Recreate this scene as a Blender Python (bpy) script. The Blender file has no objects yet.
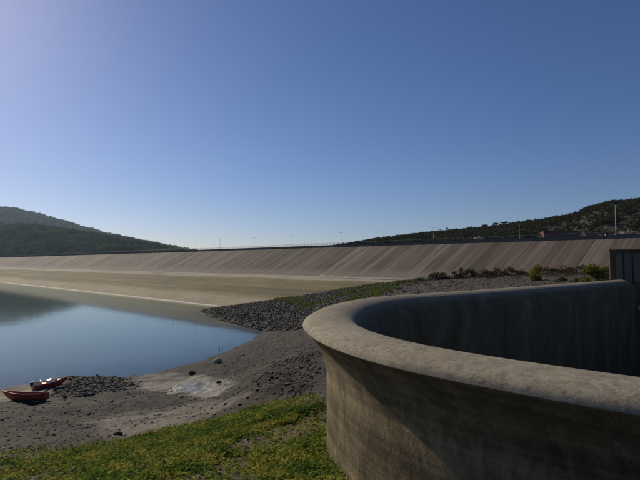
import bpy, math, random
import numpy as np
from mathutils import Vector

R = math.radians
random.seed(7)
rng = np.random.default_rng(11)
scene = bpy.context.scene
COL = scene.collection

# ------------------------------------------------------------------ camera, sky, sun, exposure
CAM_Z = 16.5            # metres above the water level (water is z = 0)
F = 498.0               # focal length in photo pixels (640 wide)
HOR = 263.0             # photo row of the horizon
PITCH = math.atan((HOR - 240.0) / F)
SUN_AZ = -41.0          # degrees, left of the view direction (+Y)
SUN_EL = 28.0

cd = bpy.data.cameras.new("camera")
cd.sensor_width = 36.0
cd.lens = F / 640.0 * 36.0
cd.clip_start = 0.1
cd.clip_end = 20000.0
cam = bpy.data.objects.new("camera", cd)
cam.location = (0, 0, CAM_Z)
cam.rotation_euler = (R(90) + PITCH, 0, 0)
COL.objects.link(cam)
scene.camera = cam

world = bpy.data.worlds.new("World")
scene.world = world
world.use_nodes = True
wn = world.node_tree
wn.nodes.clear()
sky = wn.nodes.new("ShaderNodeTexSky")
sky.sky_type = 'NISHITA'
sky.sun_disc = False
sky.sun_elevation = R(SUN_EL)
sky.sun_rotation = R(SUN_AZ)
sky.altitude = 800
sky.air_density = 1.0
sky.dust_density = 0.6
sky.ozone_density = 4.5
bg = wn.nodes.new("ShaderNodeBackground")
bg.inputs[1].default_value = 0.070
wo = wn.nodes.new("ShaderNodeOutputWorld")
tintn = wn.nodes.new("ShaderNodeMix"); tintn.data_type = 'RGBA'; tintn.blend_type = 'MULTIPLY'
tintn.inputs[0].default_value = 1.0; tintn.inputs[7].default_value = (1.05, 0.955, 1.07, 1)
hsv = wn.nodes.new("ShaderNodeHueSaturation"); hsv.inputs["Saturation"].default_value = 1.10
wn.links.new(sky.outputs[0], hsv.inputs["Color"]); wn.links.new(hsv.outputs[0], tintn.inputs[6]); wn.links.new(tintn.outputs[2], bg.inputs[0])
wn.links.new(bg.outputs[0], wo.inputs[0])

sd = bpy.data.lights.new("sun", 'SUN')
sd.energy = 4.3
sd.angle = R(0.55)
sd.color = (1.0, 0.89, 0.69)
sun = bpy.data.objects.new("sun", sd)
sdir = Vector((math.sin(R(SUN_AZ)) * math.cos(R(SUN_EL)), math.cos(R(SUN_AZ)) * math.cos(R(SUN_EL)), math.sin(R(SUN_EL))))
sun.rotation_euler = sdir.to_track_quat('Z', 'Y').to_euler()
sun.location = (-60, 60, 90)
COL.objects.link(sun)

scene.view_settings.view_transform = 'Standard'
scene.view_settings.look = 'None'
scene.view_settings.exposure = -0.1
scene.view_settings.gamma = 1.0
scene.cycles.use_denoising = True
scene.cycles.max_bounces = 6
scene.cycles.volume_bounces = 0

# ------------------------------------------------------------------ helpers
def unproj(px, py, z):
    """photo pixel + world height -> world x, y"""
    dx, dy = (px - 320.0) / F, (240.0 - py) / F
    c, s = math.cos(PITCH), math.sin(PITCH)
    vx, vy, vz = dx, c - dy * s, s + dy * c
    t = (z - CAM_Z) / vz
    return (vx * t, vy * t)

def at_depth(px, py, Y):
    """photo pixel at a known forward distance -> world point"""
    dx, dy = (px - 320.0) / F, (240.0 - py) / F
    c, s = math.cos(PITCH), math.sin(PITCH)
    t = Y / (c - dy * s)
    return (dx * t, Y, CAM_Z + (s + dy * c) * t)

def hash2(ix, iy, seed):
    h = (ix.astype(np.int64) * 374761393 + iy.astype(np.int64) * 668265263 + seed * 974711) & 0x7fffffff
    h = ((h ^ (h >> 13)) * 1274126177) & 0x7fffffff
    h = (h ^ (h >> 16)) & 0xffff
    return h / 65535.0

def vnoise(x, y, seed=0):
    x = np.asarray(x, float); y = np.asarray(y, float)
    ix, iy = np.floor(x), np.floor(y)
    fx, fy = x - ix, y - iy
    fx = fx * fx * (3 - 2 * fx); fy = fy * fy * (3 - 2 * fy)
    a = hash2(ix, iy, seed); b = hash2(ix + 1, iy, seed)
    c = hash2(ix, iy + 1, seed); d = hash2(ix + 1, iy + 1, seed)
    return (a * (1 - fx) + b * fx) * (1 - fy) + (c * (1 - fx) + d * fx) * fy

def fbm(x, y, oct=4, seed=0):
    s, a, n = 0.0, 1.0, 0.0
    for k in range(oct):
        s = s + a * vnoise(x * 2 ** k, y * 2 ** k, seed + k * 17); n += a; a *= 0.5
    return s / n            # 0..1

def sstep(a, b, x):
    t = np.clip((np.asarray(x, float) - a) / (b - a), 0, 1)
    return t * t * (3 - 2 * t)

def inpoly(x, y, poly):
    x = np.asarray(x, float); y = np.asarray(y, float)
    r = np.zeros(x.shape, bool)
    n = len(poly)
    for i in range(n):
        x1, y1 = poly[i]; x2, y2 = poly[(i + 1) % n]
        if y1 == y2: continue
        c = ((y1 > y) != (y2 > y)) & (x < (x2 - x1) * (y - y1) / (y2 - y1) + x1)
        r ^= c
    return r

def mesh(name, verts, faces, smooth=False):
    """verts Nx3, faces MxK (K fixed) or list of lists -> mesh data"""
    me = bpy.data.meshes.new(name)
    v = np.asarray(verts, np.float32)
    if isinstance(faces, np.ndarray):
        m, k = faces.shape
        me.vertices.add(len(v)); me.vertices.foreach_set("co", v.ravel())
        me.loops.add(m * k); me.loops.foreach_set("vertex_index", faces.astype(np.int32).ravel())
        me.polygons.add(m)
        me.polygons.foreach_set("loop_start", np.arange(0, m * k, k, dtype=np.int32))
        try:
            me.polygons.foreach_set("loop_total", np.full(m, k, np.int32))
        except Exception:
            pass
        me.update(calc_edges=True); me.validate()
    else:
        me.from_pydata([tuple(p) for p in v], [], [tuple(f) for f in faces]); me.update()
    if smooth:
        me.polygons.foreach_set("use_smooth", np.ones(len(me.polygons), bool))
    return me

def obj(name, me, mat=None, parent=None, loc=None):
    o = bpy.data.objects.new(name, me)
    COL.objects.link(o)
    if mat is not None and me is not None:
        me.materials.append(mat)
    if parent is not None: o.parent = parent
    if loc is not None: o.location = loc
    return o

def empty(name, loc=(0, 0, 0), rz=0.0):
    o = bpy.data.objects.new(name, None)
    o.empty_display_size = 0.5
    COL.objects.link(o); o.location = loc; o.rotation_euler = (0, 0, rz)
    return o

def tag(o, label=None, cat=None, group=None, kind=None):
    if label: o["label"] = label
    if cat: o["category"] = cat
    if group: o["group"] = group
    if kind: o["kind"] = kind
    return o

def setcol(me, cols, name="tint"):
    a = me.color_attributes.new(name, 'FLOAT_COLOR', 'POINT')
    c = np.ones((len(me.vertices), 4), np.float32); c[:, :cols.shape[1]] = cols
    a.data.foreach_set("color", c.ravel())

def setfloat(me, vals, name):
    a = me.attributes.new(name, 'FLOAT', 'POINT')
    a.data.foreach_set("value", np.asarray(vals, np.float32))

class MB:
    """collects boxes, tubes and sheets into one mesh"""
    def __init__(s): s.v = []; s.f = []
    def add(s, v, f):
        n = len(s.v); s.v += [tuple(p) for p in v]; s.f += [tuple(i + n for i in q) for q in f]; return s
    def box(s, x0, x1, y0, y1, z0, z1):
        return s.add([(x0,y0,z0),(x1,y0,z0),(x1,y1,z0),(x0,y1,z0),(x0,y0,z1),(x1,y0,z1),(x1,y1,z1),(x0,y1,z1)],
                     [(0,3,2,1),(4,5,6,7),(0,1,5,4),(1,2,6,5),(2,3,7,6),(3,0,4,7)])
    def tube(s, pts, rad, n=8):
        pts = [Vector(p) for p in pts]; m = len(pts)
        rad = rad if isinstance(rad, (list, tuple)) else [rad] * m
        V, Fc = [], []
        for i, p in enumerate(pts):
            d = (pts[min(i + 1, m - 1)] - pts[max(i - 1, 0)]).normalized()
            a = d.orthogonal().normalized(); b = d.cross(a)
            for k in range(n):
                t = 2 * math.pi * k / n
                V.append(p + (a * math.cos(t) + b * math.sin(t)) * rad[i])
        for i in range(m - 1):
            for k in range(n):
                k2 = (k + 1) % n
                Fc.append((i*n+k, i*n+k2, (i+1)*n+k2, (i+1)*n+k))
        Fc.append(tuple(range(n - 1, -1, -1))); Fc.append(tuple((m - 1) * n + k for k in range(n)))
        return s.add(V, Fc)
    def build(s, name, mat, parent=None, smooth=False, loc=None):
        return obj(name, mesh(name, s.v, s.f, smooth), mat, parent, loc)

# ------------------------------------------------------------------ materials
def newmat(name):
    m = bpy.data.materials.new(name); m.use_nodes = True
    nt = m.node_tree; nt.nodes.clear()
    out = nt.nodes.new("ShaderNodeOutputMaterial")
    return m, nt, out
def N(nt, t, **kw):
    n = nt.nodes.new(t)
    for k, v in kw.items(): setattr(n, k, v)
    return n
def noise(nt, vec, scale, detail=6, rough=0.6, dist=0.0):
    n = N(nt, "ShaderNodeTexNoise")
    n.inputs["Scale"].default_value = scale; n.inputs["Detail"].default_value = detail
    n.inputs["Roughness"].default_value = rough; n.inputs["Distortion"].default_value = dist
    nt.links.new(vec, n.inputs["Vector"]); return n.outputs["Fac"]
def mapping(nt, vec, scale=(1, 1, 1), rot=(0, 0, 0)):
    n = N(nt, "ShaderNodeMapping"); n.inputs["Scale"].default_value = scale; n.inputs["Rotation"].default_value = rot
    nt.links.new(vec, n.inputs["Vector"]); return n.outputs[0]
def ramp(nt, fac, stops):
    n = N(nt, "ShaderNodeValToRGB"); e = n.color_ramp.elements
    while len(e) < len(stops): e.new(0.5)
    for i, (p, c) in enumerate(stops):
        e[i].position = p; e[i].color = (*c, 1) if len(c) == 3 else c
    nt.links.new(fac, n.inputs[0]); return n.outputs[0]
def mixc(nt, fac, a, b, mode='MIX'):
    n = N(nt, "ShaderNodeMix", data_type='RGBA', blend_type=mode)
    for i, v in ((0, fac), (6, a), (7, b)):
        if isinstance(v, (int, float)): n.inputs[i].default_value = v
        elif isinstance(v, tuple): n.inputs[i].default_value = (*v, 1)
        else: nt.links.new(v, n.inputs[i])
    return n.outputs[2]
def math_(nt, op, a, b=None):
    n = N(nt, "ShaderNodeMath", operation=op)
    for i, v in ((0, a), (1, b)):
        if v is None: continue
        if isinstance(v, (int, float)): n.inputs[i].default_value = v
        else: nt.links.new(v, n.inputs[i])
    return n.outputs[0]
def principled(nt, out, col, rough=0.85, spec=0.3, bump=None, bstr=0.3, bdist=0.05, metal=0.0):
    p = N(nt, "ShaderNodeBsdfPrincipled")
    if isinstance(col, tuple): p.inputs["Base Color"].default_value = (*col, 1)
    else: nt.links.new(col, p.inputs["Base Color"])
    if isinstance(rough, (int, float)): p.inputs["Roughness"].default_value = rough
    else: nt.links.new(rough, p.inputs["Roughness"])
    p.inputs["Specular IOR Level"].default_value = spec
    p.inputs["Metallic"].default_value = metal
    if bump is not None:
        b = N(nt, "ShaderNodeBump"); b.inputs["Strength"].default_value = bstr; b.inputs["Distance"].default_value = bdist
        nt.links.new(bump, b.inputs["Height"]); nt.links.new(b.outputs[0], p.inputs["Normal"])
    nt.links.new(p.outputs[0], out.inputs[0]); return p
def objco(nt): return N(nt, "ShaderNodeTexCoord").outputs["Object"]
def geopos(nt): return N(nt, "ShaderNodeNewGeometry").outputs["Position"]

def mat_plain(name, col, rough=0.7, var=0.25, scale=3.0, spec=0.3, metal=0.0):
    m, nt, out = newmat(name); v = objco(nt)
    n = noise(nt, v, scale, 5)
    c = mixc(nt, n, tuple(x * (1 - var) for x in col), tuple(min(1, x * (1 + var)) for x in col))
    principled(nt, out, c, rough, spec, n, 0.2, 0.02, metal); return m

def mat_crest():
    m, nt, out = newmat("crest_concrete"); v = geopos(nt)
    big = noise(nt, v, 0.5, 6, 0.62)
    c = ramp(nt, big, [(0.25, (0.22, 0.18, 0.125)), (0.5, (0.32, 0.27, 0.195)), (0.75, (0.39, 0.34, 0.255))])
    sp = noise(nt, v, 6.5, 8, 0.8)
    c = mixc(nt, ramp(nt, sp, [(0.36, (1, 1, 1)), (0.52, (0, 0, 0))]), c, (0.15, 0.13, 0.10))
    lich = noise(nt, v, 22, 4, 0.7)
    c = mixc(nt, ramp(nt, lich, [(0.56, (0, 0, 0)), (0.70, (0.8, 0.8, 0.8))]), c, (0.42, 0.375, 0.30))
    dark = noise(nt, v, 2.6, 9, 0.8, 0.0)
    c = mixc(nt, ramp(nt, dark, [(0.33, (0.6, 0.6, 0.6)), (0.56, (0, 0, 0))]), c, (0.13, 0.11, 0.082))
    # shade of the basin painted as darker colour down the inner side, uneven edge
    inward = N(nt, "ShaderNodeAttribute", attribute_name="inner")
    edge = math_(nt, 'ADD', inward.outputs["Fac"], math_(nt, 'MULTIPLY', math_(nt, 'SUBTRACT', noise(nt, v, 0.9, 6, 0.7), 0.5), 0.5))
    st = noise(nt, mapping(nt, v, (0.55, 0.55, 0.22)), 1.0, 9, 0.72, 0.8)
    shade_tone = ramp(nt, st, [(0.3, (0.062, 0.047, 0.026)), (0.55, (0.125, 0.097, 0.056)), (0.75, (0.20, 0.157, 0.094))])
    c = mixc(nt, ramp(nt, edge, [(0.25, (0, 0, 0)), (0.85, (1, 1, 1))]), c, shade_tone)
    gr = noise(nt, v, 38, 6, 0.8)
    c = mixc(nt, 1.0, c, ramp(nt, gr, [(0.3, (0.68,) * 3), (0.55, (1, 1, 1)), (0.75, (1.18,) * 3)]), 'MULTIPLY')
    b = math_(nt, 'ADD', noise(nt, v, 14, 8, 0.75), math_(nt, 'MULTIPLY', sp, 0.6))
    principled(nt, out, c, 0.9, 0.25, b, 0.3, 0.025); return m

def mat_wall():
    m, nt, out = newmat("wall_concrete"); v = geopos(nt)
    big = noise(nt, v, 0.35, 6, 0.6)
    c = ramp(nt, big, [(0.25, (0.15, 0.111, 0.058)), (0.5, (0.235, 0.18, 0.10)), (0.75, (0.33, 0.262, 0.155))])
    st = noise(nt, mapping(nt, v, (1.5, 1.5, 0.7)), 1.0, 9, 0.74, 0.5)
    c = mixc(nt, ramp(nt, st, [(0.40, (0.85, 0.85, 0.85)), (0.58, (0, 0, 0))]), c, (0.095, 0.073, 0.045))
    st2 = noise(nt, mapping(nt, v, (7.0, 7.0, 1.6)), 1.3, 6, 0.75)
    c = mixc(nt, ramp(nt, st2, [(0.62, (0, 0, 0)), (0.74, (0.8, 0.8, 0.8))]), c, (0.40, 0.36, 0.29))
    lift = noise(nt, mapping(nt, v, (0.05, 0.05, 2.0)), 1.0, 4, 0.65)
    c = mixc(nt, 1.0, c, ramp(nt, lift, [(0.36, (0.62,) * 3), (0.5, (1, 1, 1)), (0.64, (1.4,) * 3)]), 'MULTIPLY')
    # board marks: fine level lines left by the formwork
    sep = N(nt, "ShaderNodeSeparateXYZ"); nt.links.new(v, sep.inputs[0])
    wob = math_(nt, 'ADD', math_(nt, 'MULTIPLY', sep.outputs[2], 5.2), math_(nt, 'MULTIPLY', big, 0.5))
    fr = math_(nt, 'FRACT', wob)
    line = ramp(nt, fr, [(0.0, (0.0, 0.0, 0.0)), (0.06, (1, 1, 1)), (0.94, (1, 1, 1)), (1.0, (0.0, 0.0, 0.0))])
    c = mixc(nt, 0.08, c, mixc(nt, 1.0, c, line, 'MULTIPLY'))
    b = math_(nt, 'ADD', noise(nt, v, 9, 8, 0.75), math_(nt, 'MULTIPLY', line, 0.10))
    gr = noise(nt, v, 30, 6, 0.8)
    c = mixc(nt, 1.0, c, ramp(nt, gr, [(0.3, (0.6,) * 3), (0.55, (1, 1, 1)), (0.75, (1.35,) * 3)]), 'MULTIPLY')
    principled(nt, out, c, 0.92, 0.2, b, 0.7, 0.04); return m

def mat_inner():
    m, nt, out = newmat("shade_dark_concrete"); v = geopos(nt)  # dark concrete with the basin's shade put into its colour
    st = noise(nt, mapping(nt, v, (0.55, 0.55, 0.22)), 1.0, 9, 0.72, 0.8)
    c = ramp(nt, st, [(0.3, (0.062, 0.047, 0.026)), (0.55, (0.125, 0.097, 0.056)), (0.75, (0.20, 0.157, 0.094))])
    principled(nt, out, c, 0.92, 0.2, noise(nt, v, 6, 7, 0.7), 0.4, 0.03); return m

def mat_strip():
    m, nt, out = newmat("facing_asphalt"); v = objco(nt)
    info = N(nt, "ShaderNodeObjectInfo")
    off = N(nt, "ShaderNodeVectorMath", operation='ADD')
    cm = N(nt, "ShaderNodeCombineXYZ"); nt.links.new(math_(nt, 'MULTIPLY', info.outputs["Random"], 400.0), cm.inputs[0])
    nt.links.new(v, off.inputs[0]); nt.links.new(cm.outputs[0], off.inputs[1])
    base = ramp(nt, info.outputs["Random"], [(0.0, (0.080, 0.064, 0.050)), (0.35, (0.125, 0.101, 0.082)), (0.7, (0.168, 0.139, 0.115)), (1.0, (0.225, 0.19, 0.158))])
    st = noise(nt, mapping(nt, off.outputs[0], (1.1, 0.03, 0.03)), 1.0, 6, 0.75)
    c = mixc(nt, ramp(nt, st, [(0.34, (0.9, 0.9, 0.9)), (0.56, (0, 0, 0))]), base, (0.050, 0.038, 0.031))
    lt = noise(nt, mapping(nt, off.outputs[0], (1.6, 0.045, 0.045)), 1.7, 5, 0.7)
    c = mixc(nt, ramp(nt, lt, [(0.60, (0, 0, 0)), (0.74, (0.7, 0.7, 0.7))]), c, (0.275, 0.232, 0.192))
    rust = noise(nt, geopos(nt), 0.02, 3)
    c = mixc(nt, ramp(nt, rust, [(0.5, (0, 0, 0)), (0.72, (0.35, 0.35, 0.35))]), c, (0.19, 0.125, 0.10))
    # paler silt deposit on the lowest metres of the face (local y is the fall line)
    sep = N(nt, "ShaderNodeSeparateXYZ"); nt.links.new(v, sep.inputs[0])
    hgt = math_(nt, 'ADD', math_(nt, 'DIVIDE', sep.outputs[1], 31.0), math_(nt, 'MULTIPLY', math_(nt, 'SUBTRACT', st, 0.5), 0.18))
    c = mixc(nt, ramp(nt, hgt, [(0.08, (0.85, 0.85, 0.85)), (0.24, (0, 0, 0))]), c, (0.205, 0.172, 0.14))
    principled(nt, out, c, 0.9, 0.2, noise(nt, v, 3, 6, 0.7), 0.3, 0.04); return m

def mat_tint(name, rough=0.95, fine=2.5, amp=0.55, bstr=0.6, bdist=0.08, wet=False):
    """colour from the 'tint' attribute, broken up by noise"""
    m, nt, out = newmat(name); v = geopos(nt)
    a = N(nt, "ShaderNodeAttribute", attribute_name="tint")
    n1 = noise(nt, v, fine, 9, 0.78); n2 = noise(nt, v, fine * 0.16, 6, 0.65)
    f = ramp(nt, n1, [(0.25, (1 - amp,) * 3), (0.5, (1, 1, 1)), (0.78, (1 + amp,) * 3)])
    f2 = ramp(nt, n2, [(0.25, (0.72,) * 3), (0.75, (1.25,) * 3)])
    c = mixc(nt, 1.0, mixc(nt, 1.0, a.outputs["Color"], f, 'MULTIPLY'), f2, 'MULTIPLY')
    r = rough
    if wet:
        w = N(nt, "ShaderNodeAttribute", attribute_name="wet")
        ws = math_(nt, 'MULTIPLY', w.outputs["Fac"], ramp(nt, noise(nt, v, 0.9, 5), [(0.40, (0, 0, 0)), (0.56, (1, 1, 1))]))
        mr = N(nt, "ShaderNodeMapRange"); mr.inputs[3].default_value = rough; mr.inputs[4].default_value = 0.13
        nt.links.new(ws, mr.inputs[0]); r = mr.outputs[0]
    if wet: n1 = math_(nt, 'MULTIPLY', n1, math_(nt, 'SUBTRACT', 1.0, w.outputs["Fac"]))
    principled(nt, out, c, r, 0.3, n1, bstr, bdist); return m

def mat_leaf(name, stops, scale=0.5, trans=0.45, warp=1.0):
    m, nt, out = newmat(name); v = geopos(nt)
    n = noise(nt, v, scale, 4, 0.6)
    n2 = noise(nt, v, scale * 14, 2, 0.5)
    f = math_(nt, 'ADD', math_(nt, 'MULTIPLY', n, 0.72), math_(nt, 'MULTIPLY', n2, 0.28))
    c = ramp(nt, f, stops)
    d = N(nt, "ShaderNodeBsdfDiffuse"); t = N(nt, "ShaderNodeBsdfTranslucent"); x = N(nt, "ShaderNodeMixShader")
    nt.links.new(c, d.inputs[0]); nt.links.new(c, t.inputs[0]); x.inputs[0].default_value = trans
    nt.links.new(d.outputs[0], x.inputs[1]); nt.links.new(t.outputs[0], x.inputs[2])
    nt.links.new(x.outputs[0], out.inputs[0]); return m

def mat_water():
    m, nt, out = newmat("lake_water"); v = geopos(nt)
    dep = N(nt, "ShaderNodeAttribute", attribute_name="depth")
    bz = math_(nt, 'ADD', noise(nt, mapping(nt, v, (0.9, 0.35, 1), (0, 0, R(25))), 1.0, 3, 0.5),
               math_(nt, 'MULTIPLY', noise(nt, v, 0.06, 3, 0.5), 2.0))
    b = N(nt, "ShaderNodeBump"); b.inputs["Strength"].default_value = 0.16; b.inputs["Distance"].default_value = 0.05
    nt.links.new(bz, b.inputs["Height"])
    g = N(nt, "ShaderNodeBsdfGlossy"); g.inputs["Roughness"].default_value = 0.055
    g.inputs["Color"].default_value = (0.88, 0.95, 0.90, 1)
    nt.links.new(b.outputs[0], g.inputs["Normal"])
    body = N(nt, "ShaderNodeBsdfDiffuse"); body.inputs[0].default_value = (0.085, 0.108, 0.098, 1)
    tr = N(nt, "ShaderNodeBsdfTransparent"); tr.inputs[0].default_value = (0.86, 0.86, 0.74, 1)
    mx = N(nt, "ShaderNodeMixShader")
    nt.links.new(ramp(nt, dep.outputs["Fac"], [(0.0, (0.1,) * 3), (0.35, (0.65,) * 3), (1.0, (1, 1, 1))]), mx.inputs[0])
    nt.links.new(tr.outputs[0], mx.inputs[1]); nt.links.new(body.outputs[0], mx.inputs[2])
    fr = N(nt, "ShaderNodeFresnel"); fr.inputs[0].default_value = 1.333
    nt.links.new(b.outputs[0], fr.inputs["Normal"])
    fin = N(nt, "ShaderNodeMixShader")
    nt.links.new(fr.outputs[0], fin.inputs[0]); nt.links.new(mx.outputs[0], fin.inputs[1]); nt.links.new(g.outputs[0], fin.inputs[2])
    nt.links.new(fin.outputs[0], out.inputs[0]); return m

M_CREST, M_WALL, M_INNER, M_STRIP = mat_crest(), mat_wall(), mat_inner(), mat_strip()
M_GROUND = mat_tint("ground_soil", 0.95, 2.2, 0.6, 0.8, 0.12, wet=True)
M_DAM = mat_tint("dam_earth", 0.95, 0.5, 0.35, 0.5, 0.15)
M_HILL = mat_tint("hill_scrub_soil", 0.95, 0.05, 0.6, 0.6, 1.5)
M_STONE = mat_tint("stone", 0.92, 4.0, 0.4, 0.5, 0.03)
M_WATER = mat_water()

# ------------------------------------------------------------------ dam geometry (shared numbers)
TH = math.atan2(492.0, 498.0)                       # bearing of the crest, left of the view
DX, DY = -math.sin(TH), math.cos(TH)                # along the crest, away to the left
NX, NY = math.cos(TH), math.sin(TH)                 # across the dam, away from the water
P_CREST, Z_CREST = 184.0, 24.5
P_BERM, Z_BERM = 156.0, 10.6
P_SHORE = 105.0
def dam_xy(p, s): return (NX * p + DX * s, NY * p + DY * s)
def dam_ps(x, y): return (x * NX + y * NY, x * DX + y * DY)
def dam_z(p):
    return np.interp(p, [20, 60, P_SHORE, 150, P_BERM, P_CREST, P_CREST + 9, P_CREST + 60],
                     [-14, -8, 0, 9.9, Z_BERM, Z_CREST, Z_CREST, -2])

# ------------------------------------------------------------------ spillway plan (outer lip edge)
ZC = CAM_Z - 1.8                                    # level of the weir crest
near_px = [(640,414),(590,405),(515,391),(440,377),(402,369.5),(374,363),(346,353.5),(324,344.5),(307,334),(299.5,322)]
far_px = [(303,314.5),(311,309),(324,304),(346,299.5),(374,296),(402,294),(436,292),(470,289.8),(550,284.2),(611,279.8)]
lip = [(26.0, 6.5), (18.0, 4.6), (12.0, 4.3), (8.3, 4.75), (6.0, 5.55)]
lip += [unproj(x, y, ZC - 0.22) for x, y in near_px]
lip += [unproj(x, y, ZC + 0.02) for x, y in far_px]
def catmull(P, step=0.35):
    P = [Vector(p) for p in P]; out = []
    P = [2 * P[0] - P[1]] + P + [2 * P[-1] - P[-2]]
    for i in range(1, len(P) - 2):
        a, b, c, d = P[i-1], P[i], P[i+1], P[i+2]
        n = max(2, int((c - b).length / step))
        for k in range(n):
            t = k / n
            out.append(0.5 * ((2*b) + (c - a)*t + (2*a - 5*b + 4*c - d)*t*t + (3*b - a - 3*c + d)*t**3))
    out.append(P[-2]); return np.array([tuple(p) for p in out])
L = catmull(lip)
for _ in range(30):                                  # ease the traced curve
    L[1:-1] = 0.25 * L[:-2] + 0.5 * L[1:-1] + 0.25 * L[2:]
tg = np.gradient(L, axis=0); tg /= np.linalg.norm(tg, axis=1)[:, None]
LN = np.stack([tg[:, 1], -tg[:, 0]], 1)              # towards the inside of the basin
END = L[-1]
basin_poly = [tuple(p) for p in (L + LN * 1.25)] + [(END[0] + 26, END[1] + 4), (END[0] + 26, 8.0)]

# ------------------------------------------------------------------ terrain height from control points
CP = []
def cpx(px, py, z):
    x, y = unproj(px, py, z); CP.append((x, y, z))
for a in [(0,388),(30,385.5),(62,379.5),(75,377.5),(100,377),(120,378),(135,377.5),(160,371.5),(190,363.5),(215,355),(234,348),(256,336),
          (265,330.5),(245,326),(218,319.5),(202,310.5)]: cpx(a[0], a[1], 0.0)
for a in [(0,366,-2.5),(60,360,-2.2),(120,360,-2.2),(180,350,-2),(215,343,-1.2),(236,335,-0.8),(215,328,-1.2),(180,318,-2.5),(100,330,-5),(0,315,-6),(150,335,-3.5)]: cpx(*a)
# beach and bank
for a in [(20,398,.55),(60,398,.9),(100,386,.9),(125,384,.55),(150,386,.55),(175,379,.6),(195,380,.9),(215,368,.7),(240,358,.9),(262,345,1.0),(275,335,1.1),
          (60,418,2.6),(0,418,2.6),(120,408,2.3),(165,402,2.3),(200,398,2.6),(235,385,2.9),(275,370,4.0),(305,352,4.2),(290,342,2.7),(310,335,4.3),
          (0,452,6.9),(60,450,6.9),(110,443,6.7),(180,430,6.9),(220,420,7.1),(270,405,7.7),(316,395,8.3),
          (0,435,4.8),(100,428,4.7),(180,414,4.8),(240,400,5.6),(290,385,6.4),
          (0,480,10.0),(100,480,10.1),(200,480,10.3),(300,480,10.5),(325,458,10.4),(300,430,9.7),(200,450,9.0),(100,463,8.7)]: cpx(*a)
# stone slope between the inlet and the dam
for a in [(300,322,2.5),(300,310,3.4),(270,318,1.5),(250,312,1.9),(230,310,1.2),(280,303,3.2)]: cpx(*a)
# contact with the dam face
def cdam(px, py, off=0.0, back=0.0):
    lo, hi = 60.0, 184.0
    k = (py - HOR) / (px + 172.0)
    for p in np.linspace(60, 184, 2500):
        x = (px - 320) / F
        Y = p / (NX * x + NY)
        yy = HOR + F * (CAM_Z - float(dam_z(p))) / Y
        if yy <= py:
            break
    z = float(dam_z(p))
    CP.append((x * Y, Y, z + off))
    q = p + 14; Y2 = q / (NX * x + NY)
    CP.append((x * Y2, Y2, z - 1.0 if back == 0 else back))
for a in [(240,304.5),(275,299.5),(300,295.5),(340,288.5),(380,282.8),(410,279.2),(430,277),(500,273.5),(560,272.3),(600,272),(660,271.5)]: cdam(*a)
for px, py in [(0,286),(60,292),(120,299),(170,305)]:
    x, y = unproj(px, py, -2.0); CP.append((x, y, -6.0))
# bench behind the far arm of the weir
for px, py, z in [(380,287.5,11.0),(430,285,12.2),(480,284,12.7),(530,281,13.0),(590,277,13.4),(430,280.5,11.6),(500,277.5,13.0),(560,276,13.4),(350,294,8.2),(335,300,6.8),(390,290.5,11.4)]: cpx(px, py, z)
for i in range(0, len(L), 14):
    p = L[i] - LN[i] * 2.0
    if L[i][1] > 20 and L[i][0] > -0.5:
        d = np.linalg.norm(L[i] - L[len(L)//2])
        CP.append((p[0], p[1], float(np.interp(L[i][1], [20, 26, 34, 60], [9.2, 10.0, 11.9, 13.2]))))
CP += [(0,0,14.8),(-6,0,14.2),(0,-8,15),(-3,6,12.9),(2.5,5.2,13.1),(-8,8,11.6),(-16,8,9.8),(-26,12,6.4),(-40,22,2.0),(-52,40,0.3),(-70,30,0.0),(-75,60,-3),
       (9,1,13.9),(20,0,14),(10,-12,15),(-20,-10,12),(-60,0,2),(-100,20,-4),(-90,80,-6),(-150,120,-8),(-60,-40,8),(40,-30,15),(90,20,15),(90,70,14),(130,60,15),(-3,24,9.0),(-5,40,7.2),
       (-4,55,5.8),(150,0,15),(0,-90,16),(-120,-60,3),(100,-80,16),(200,60,16),(-200,60,-8),(-250,200,-8)]
CP = np.array(CP)
def kern(d2): return np.sqrt(d2 + 4.0)
_A = kern(((CP[:, None, :2] - CP[None, :, :2]) ** 2).sum(-1)) + np.eye(len(CP)) * -0.02
_n = len(CP)
_S = np.zeros((_n + 1, _n + 1)); _S[:_n, :_n] = _A; _S[:_n, _n] = 1; _S[_n, :_n] = 1
_w = np.linalg.solve(_S, np.append(CP[:, 2], 0.0))
def T(x, y, detail=True):
    x = np.atleast_1d(np.asarray(x, float)); y = np.atleast_1d(np.asarray(y, float))
    z = np.empty(x.shape); xf, yf, zf = x.ravel(), y.ravel(), z.reshape(-1)
    for i in range(0, len(xf), 20000):
        d2 = (xf[i:i+20000, None] - CP[None, :, 0]) ** 2 + (yf[i:i+20000, None] - CP[None, :, 1]) ** 2
        zf[i:i+20000] = kern(d2) @ _w[:_n] + _w[_n]
    r = np.hypot(x, y)
    left = sstep(-60, -30, np.degrees(np.arctan2(x, y))) * 1.0
    base = -9.0 + 24.0 * np.where((np.degrees(np.arctan2(x, y)) > 45) | (np.degrees(np.arctan2(x, y)) < -120), 1.0, 0.0)
    k = sstep(230, 330, r)
    z = z * (1 - k) + base * k
    if detail:
        amp = np.clip(r / 60.0, 0.15, 1.0) * sstep(-0.5, 1.5, np.abs(z) + 0.25)
        z = z + (fbm(x * 0.25, y * 0.25, 4, 3) - 0.5) * 0.7 * amp + (fbm(x * 1.1, y * 1.1, 4, 9) - 0.5) * 0.34 * np.clip(amp * 2, 0.4, 1)
    return z
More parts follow.
